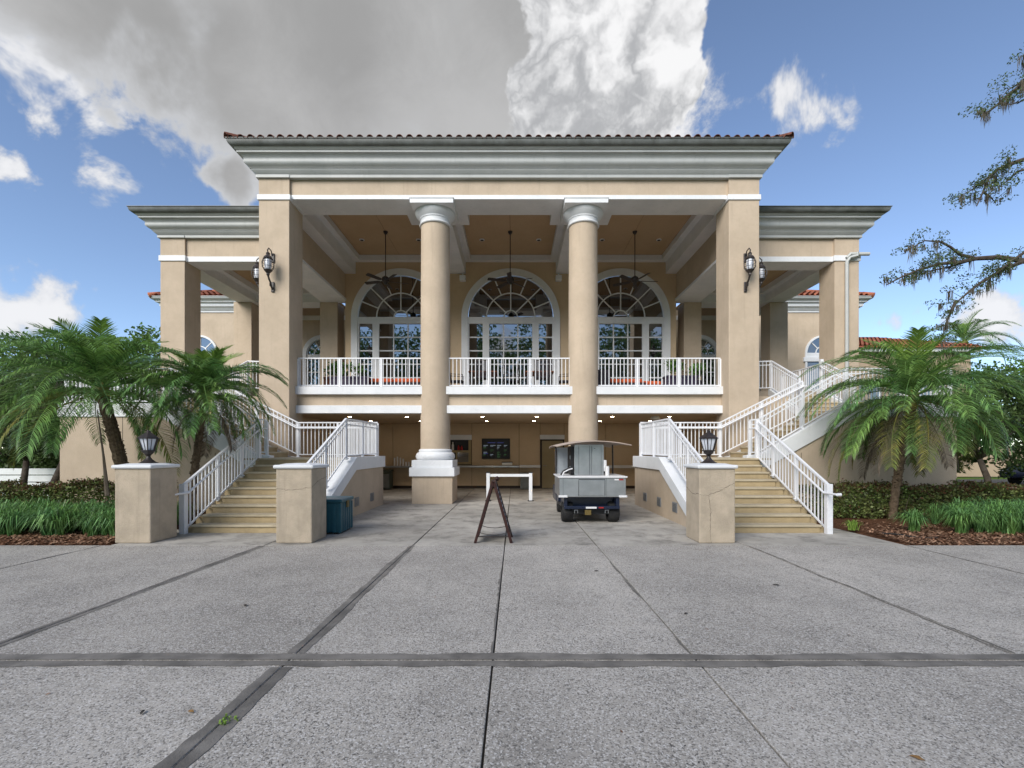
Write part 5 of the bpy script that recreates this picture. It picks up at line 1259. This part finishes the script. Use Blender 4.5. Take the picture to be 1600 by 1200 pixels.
for k in range(46):
    x = 17.4+0.3*k; top = 6.1 if x < 28.5 else max(0.3,6.1*(31.6-x)/3.1)
    for j in range(int(top/0.42)):
        q0 = len(m.v)
        for y, r_, lf in ((0.42*j,0.11,0.035),(0.42*j+0.44,0.09,0.0)):
            for a in range(5): tt = math.pi*a/4; m.v.append((x+r_*math.cos(tt),31.4+y,8.6+y*2.0/6.1+lf+r_*math.sin(tt)))
        for a in range(4): m.f.append((q0+a,q0+a+1,q0+a+6,q0+a+5))
m.build('tile_field','terracotta',rf,smooth='all',kind='stuff')
for x in (20,24,28): w_ = box('window','trim_white',fh,x-0.8,x+0.8,31.9,31.98,4.2,6.4); box('pane','window_glass',w_,x-0.7,x+0.7,31.88,31.895,4.3,6.3)
dv = box('drive','asphalt',None,18,60,18,28,-0.05,-0.02); dv['kind'] = 'structure'
gh = thing('garden_wall', 'tan block wall behind the parked car at far right', 'wall', (26,29,0))
box('wall','far_wall',gh,22.0,24.4,28.8,29.1,0,1.3); box('coping','far_roof',gh,21.95,24.45,28.7,29.2,1.3,1.42); box('wall','far_wall',gh,24.4,34,30.5,30.7,0,1.9)
def car(loc, rz, label):
    t = thing('parked_car', label, 'car', loc, rz); b = lambda m, n, mat, p=None, **k: m.build(n, mat, p or t, local=True, **k)
    prof = [(-2.2,0.35),(-2.25,0.6),(-2.15,0.85),(-1.5,0.95),(-0.95,1.0),(1.0,1.0),(1.55,0.92),(2.05,0.78),(2.25,0.6),(2.2,0.35)]
    b(MB().prism([(x,-0.86,z) for x, z in prof],(0,1.72,0)),'body','navy_paint',bevel=0.09)
    cab = [(-1.6,0.97),(-1.0,1.38),(-0.3,1.46),(0.4,1.42),(1.15,0.98)]
    b(MB().prism([(x,-0.70,z) for x, z in cab],(0,1.40,0)),'cabin','window_glass',bevel=0.05)
    b(MB().prism([(x,-0.66,z+0.012) for x, z in cab[1:4]]+[(0.35,-0.66,1.38),(-0.95,-0.66,1.34)],(0,1.32,0)),'roof','navy_paint',bevel=0.03)
    for x in (-1.35,1.38):
        for s in (-1,1):
            m = MB(); n = 20
            for o in (s*0.68,s*0.88): m.v += [(x+0.32*math.cos(2*math.pi*j/n),o,0.32+0.32*math.sin(2*math.pi*j/n)) for j in range(n)]
            m.f = [tuple(range(n)),tuple(range(2*n-1,n-1,-1))]+[(j,(j+1)%n,n+(j+1)%n,n+j) for j in range(n)]
            wh = b(m,'wheel','rubber'); m = MB()
            for o in (s*0.86,s*0.895): m.v += [(x+0.2*math.cos(2*math.pi*j/n),o,0.32+0.2*math.sin(2*math.pi*j/n)) for j in range(n)]
            m.f = [tuple(range(n)),tuple(range(2*n-1,n-1,-1))]+[(j,(j+1)%n,n+(j+1)%n,n+j) for j in range(n)]; b(m,'rim','steel',wh)
    for s in (-1,1):
        b(MB().box(2.12,2.24,s*0.5,s*0.8,0.6,0.72),'headlight','lamp_glass',bevel=0.02); b(MB().box(-2.27,-2.15,s*0.5,s*0.8,0.68,0.82),'tail_light','bottle_red',bevel=0.02)
        b(MB().box(0.75,0.95,s*0.86,s*1.02,0.98,1.1),'mirror','navy_paint',bevel=0.03)
car((26.6, 23.0, -0.02), R(186), 'dark blue car parked beyond the hedge at the far right edge')
# festoon bulbs by the left rear pier
st = thing('string_lights', 'string of small bulbs sagging before the left rear arched window', 'lights', (-13.5, 22.5, 5.8))
a, b_ = at(300,548,22.3), at(366,552,22.0); pts = [a.lerp(b_, k/12)-Vector((0,0,0.25*4*(k/12)*(1-k/12))) for k in range(13)]
MB().tube(pts, 0.008, 5).build('wire','black_plastic',st)
for p in pts[1:-1:2]: MB().lathe([(0.001,-0.13),(0.035,-0.10),(0.03,-0.05),(0.015,0)], tuple(p), 8).build('bulb','amber_plate',st)
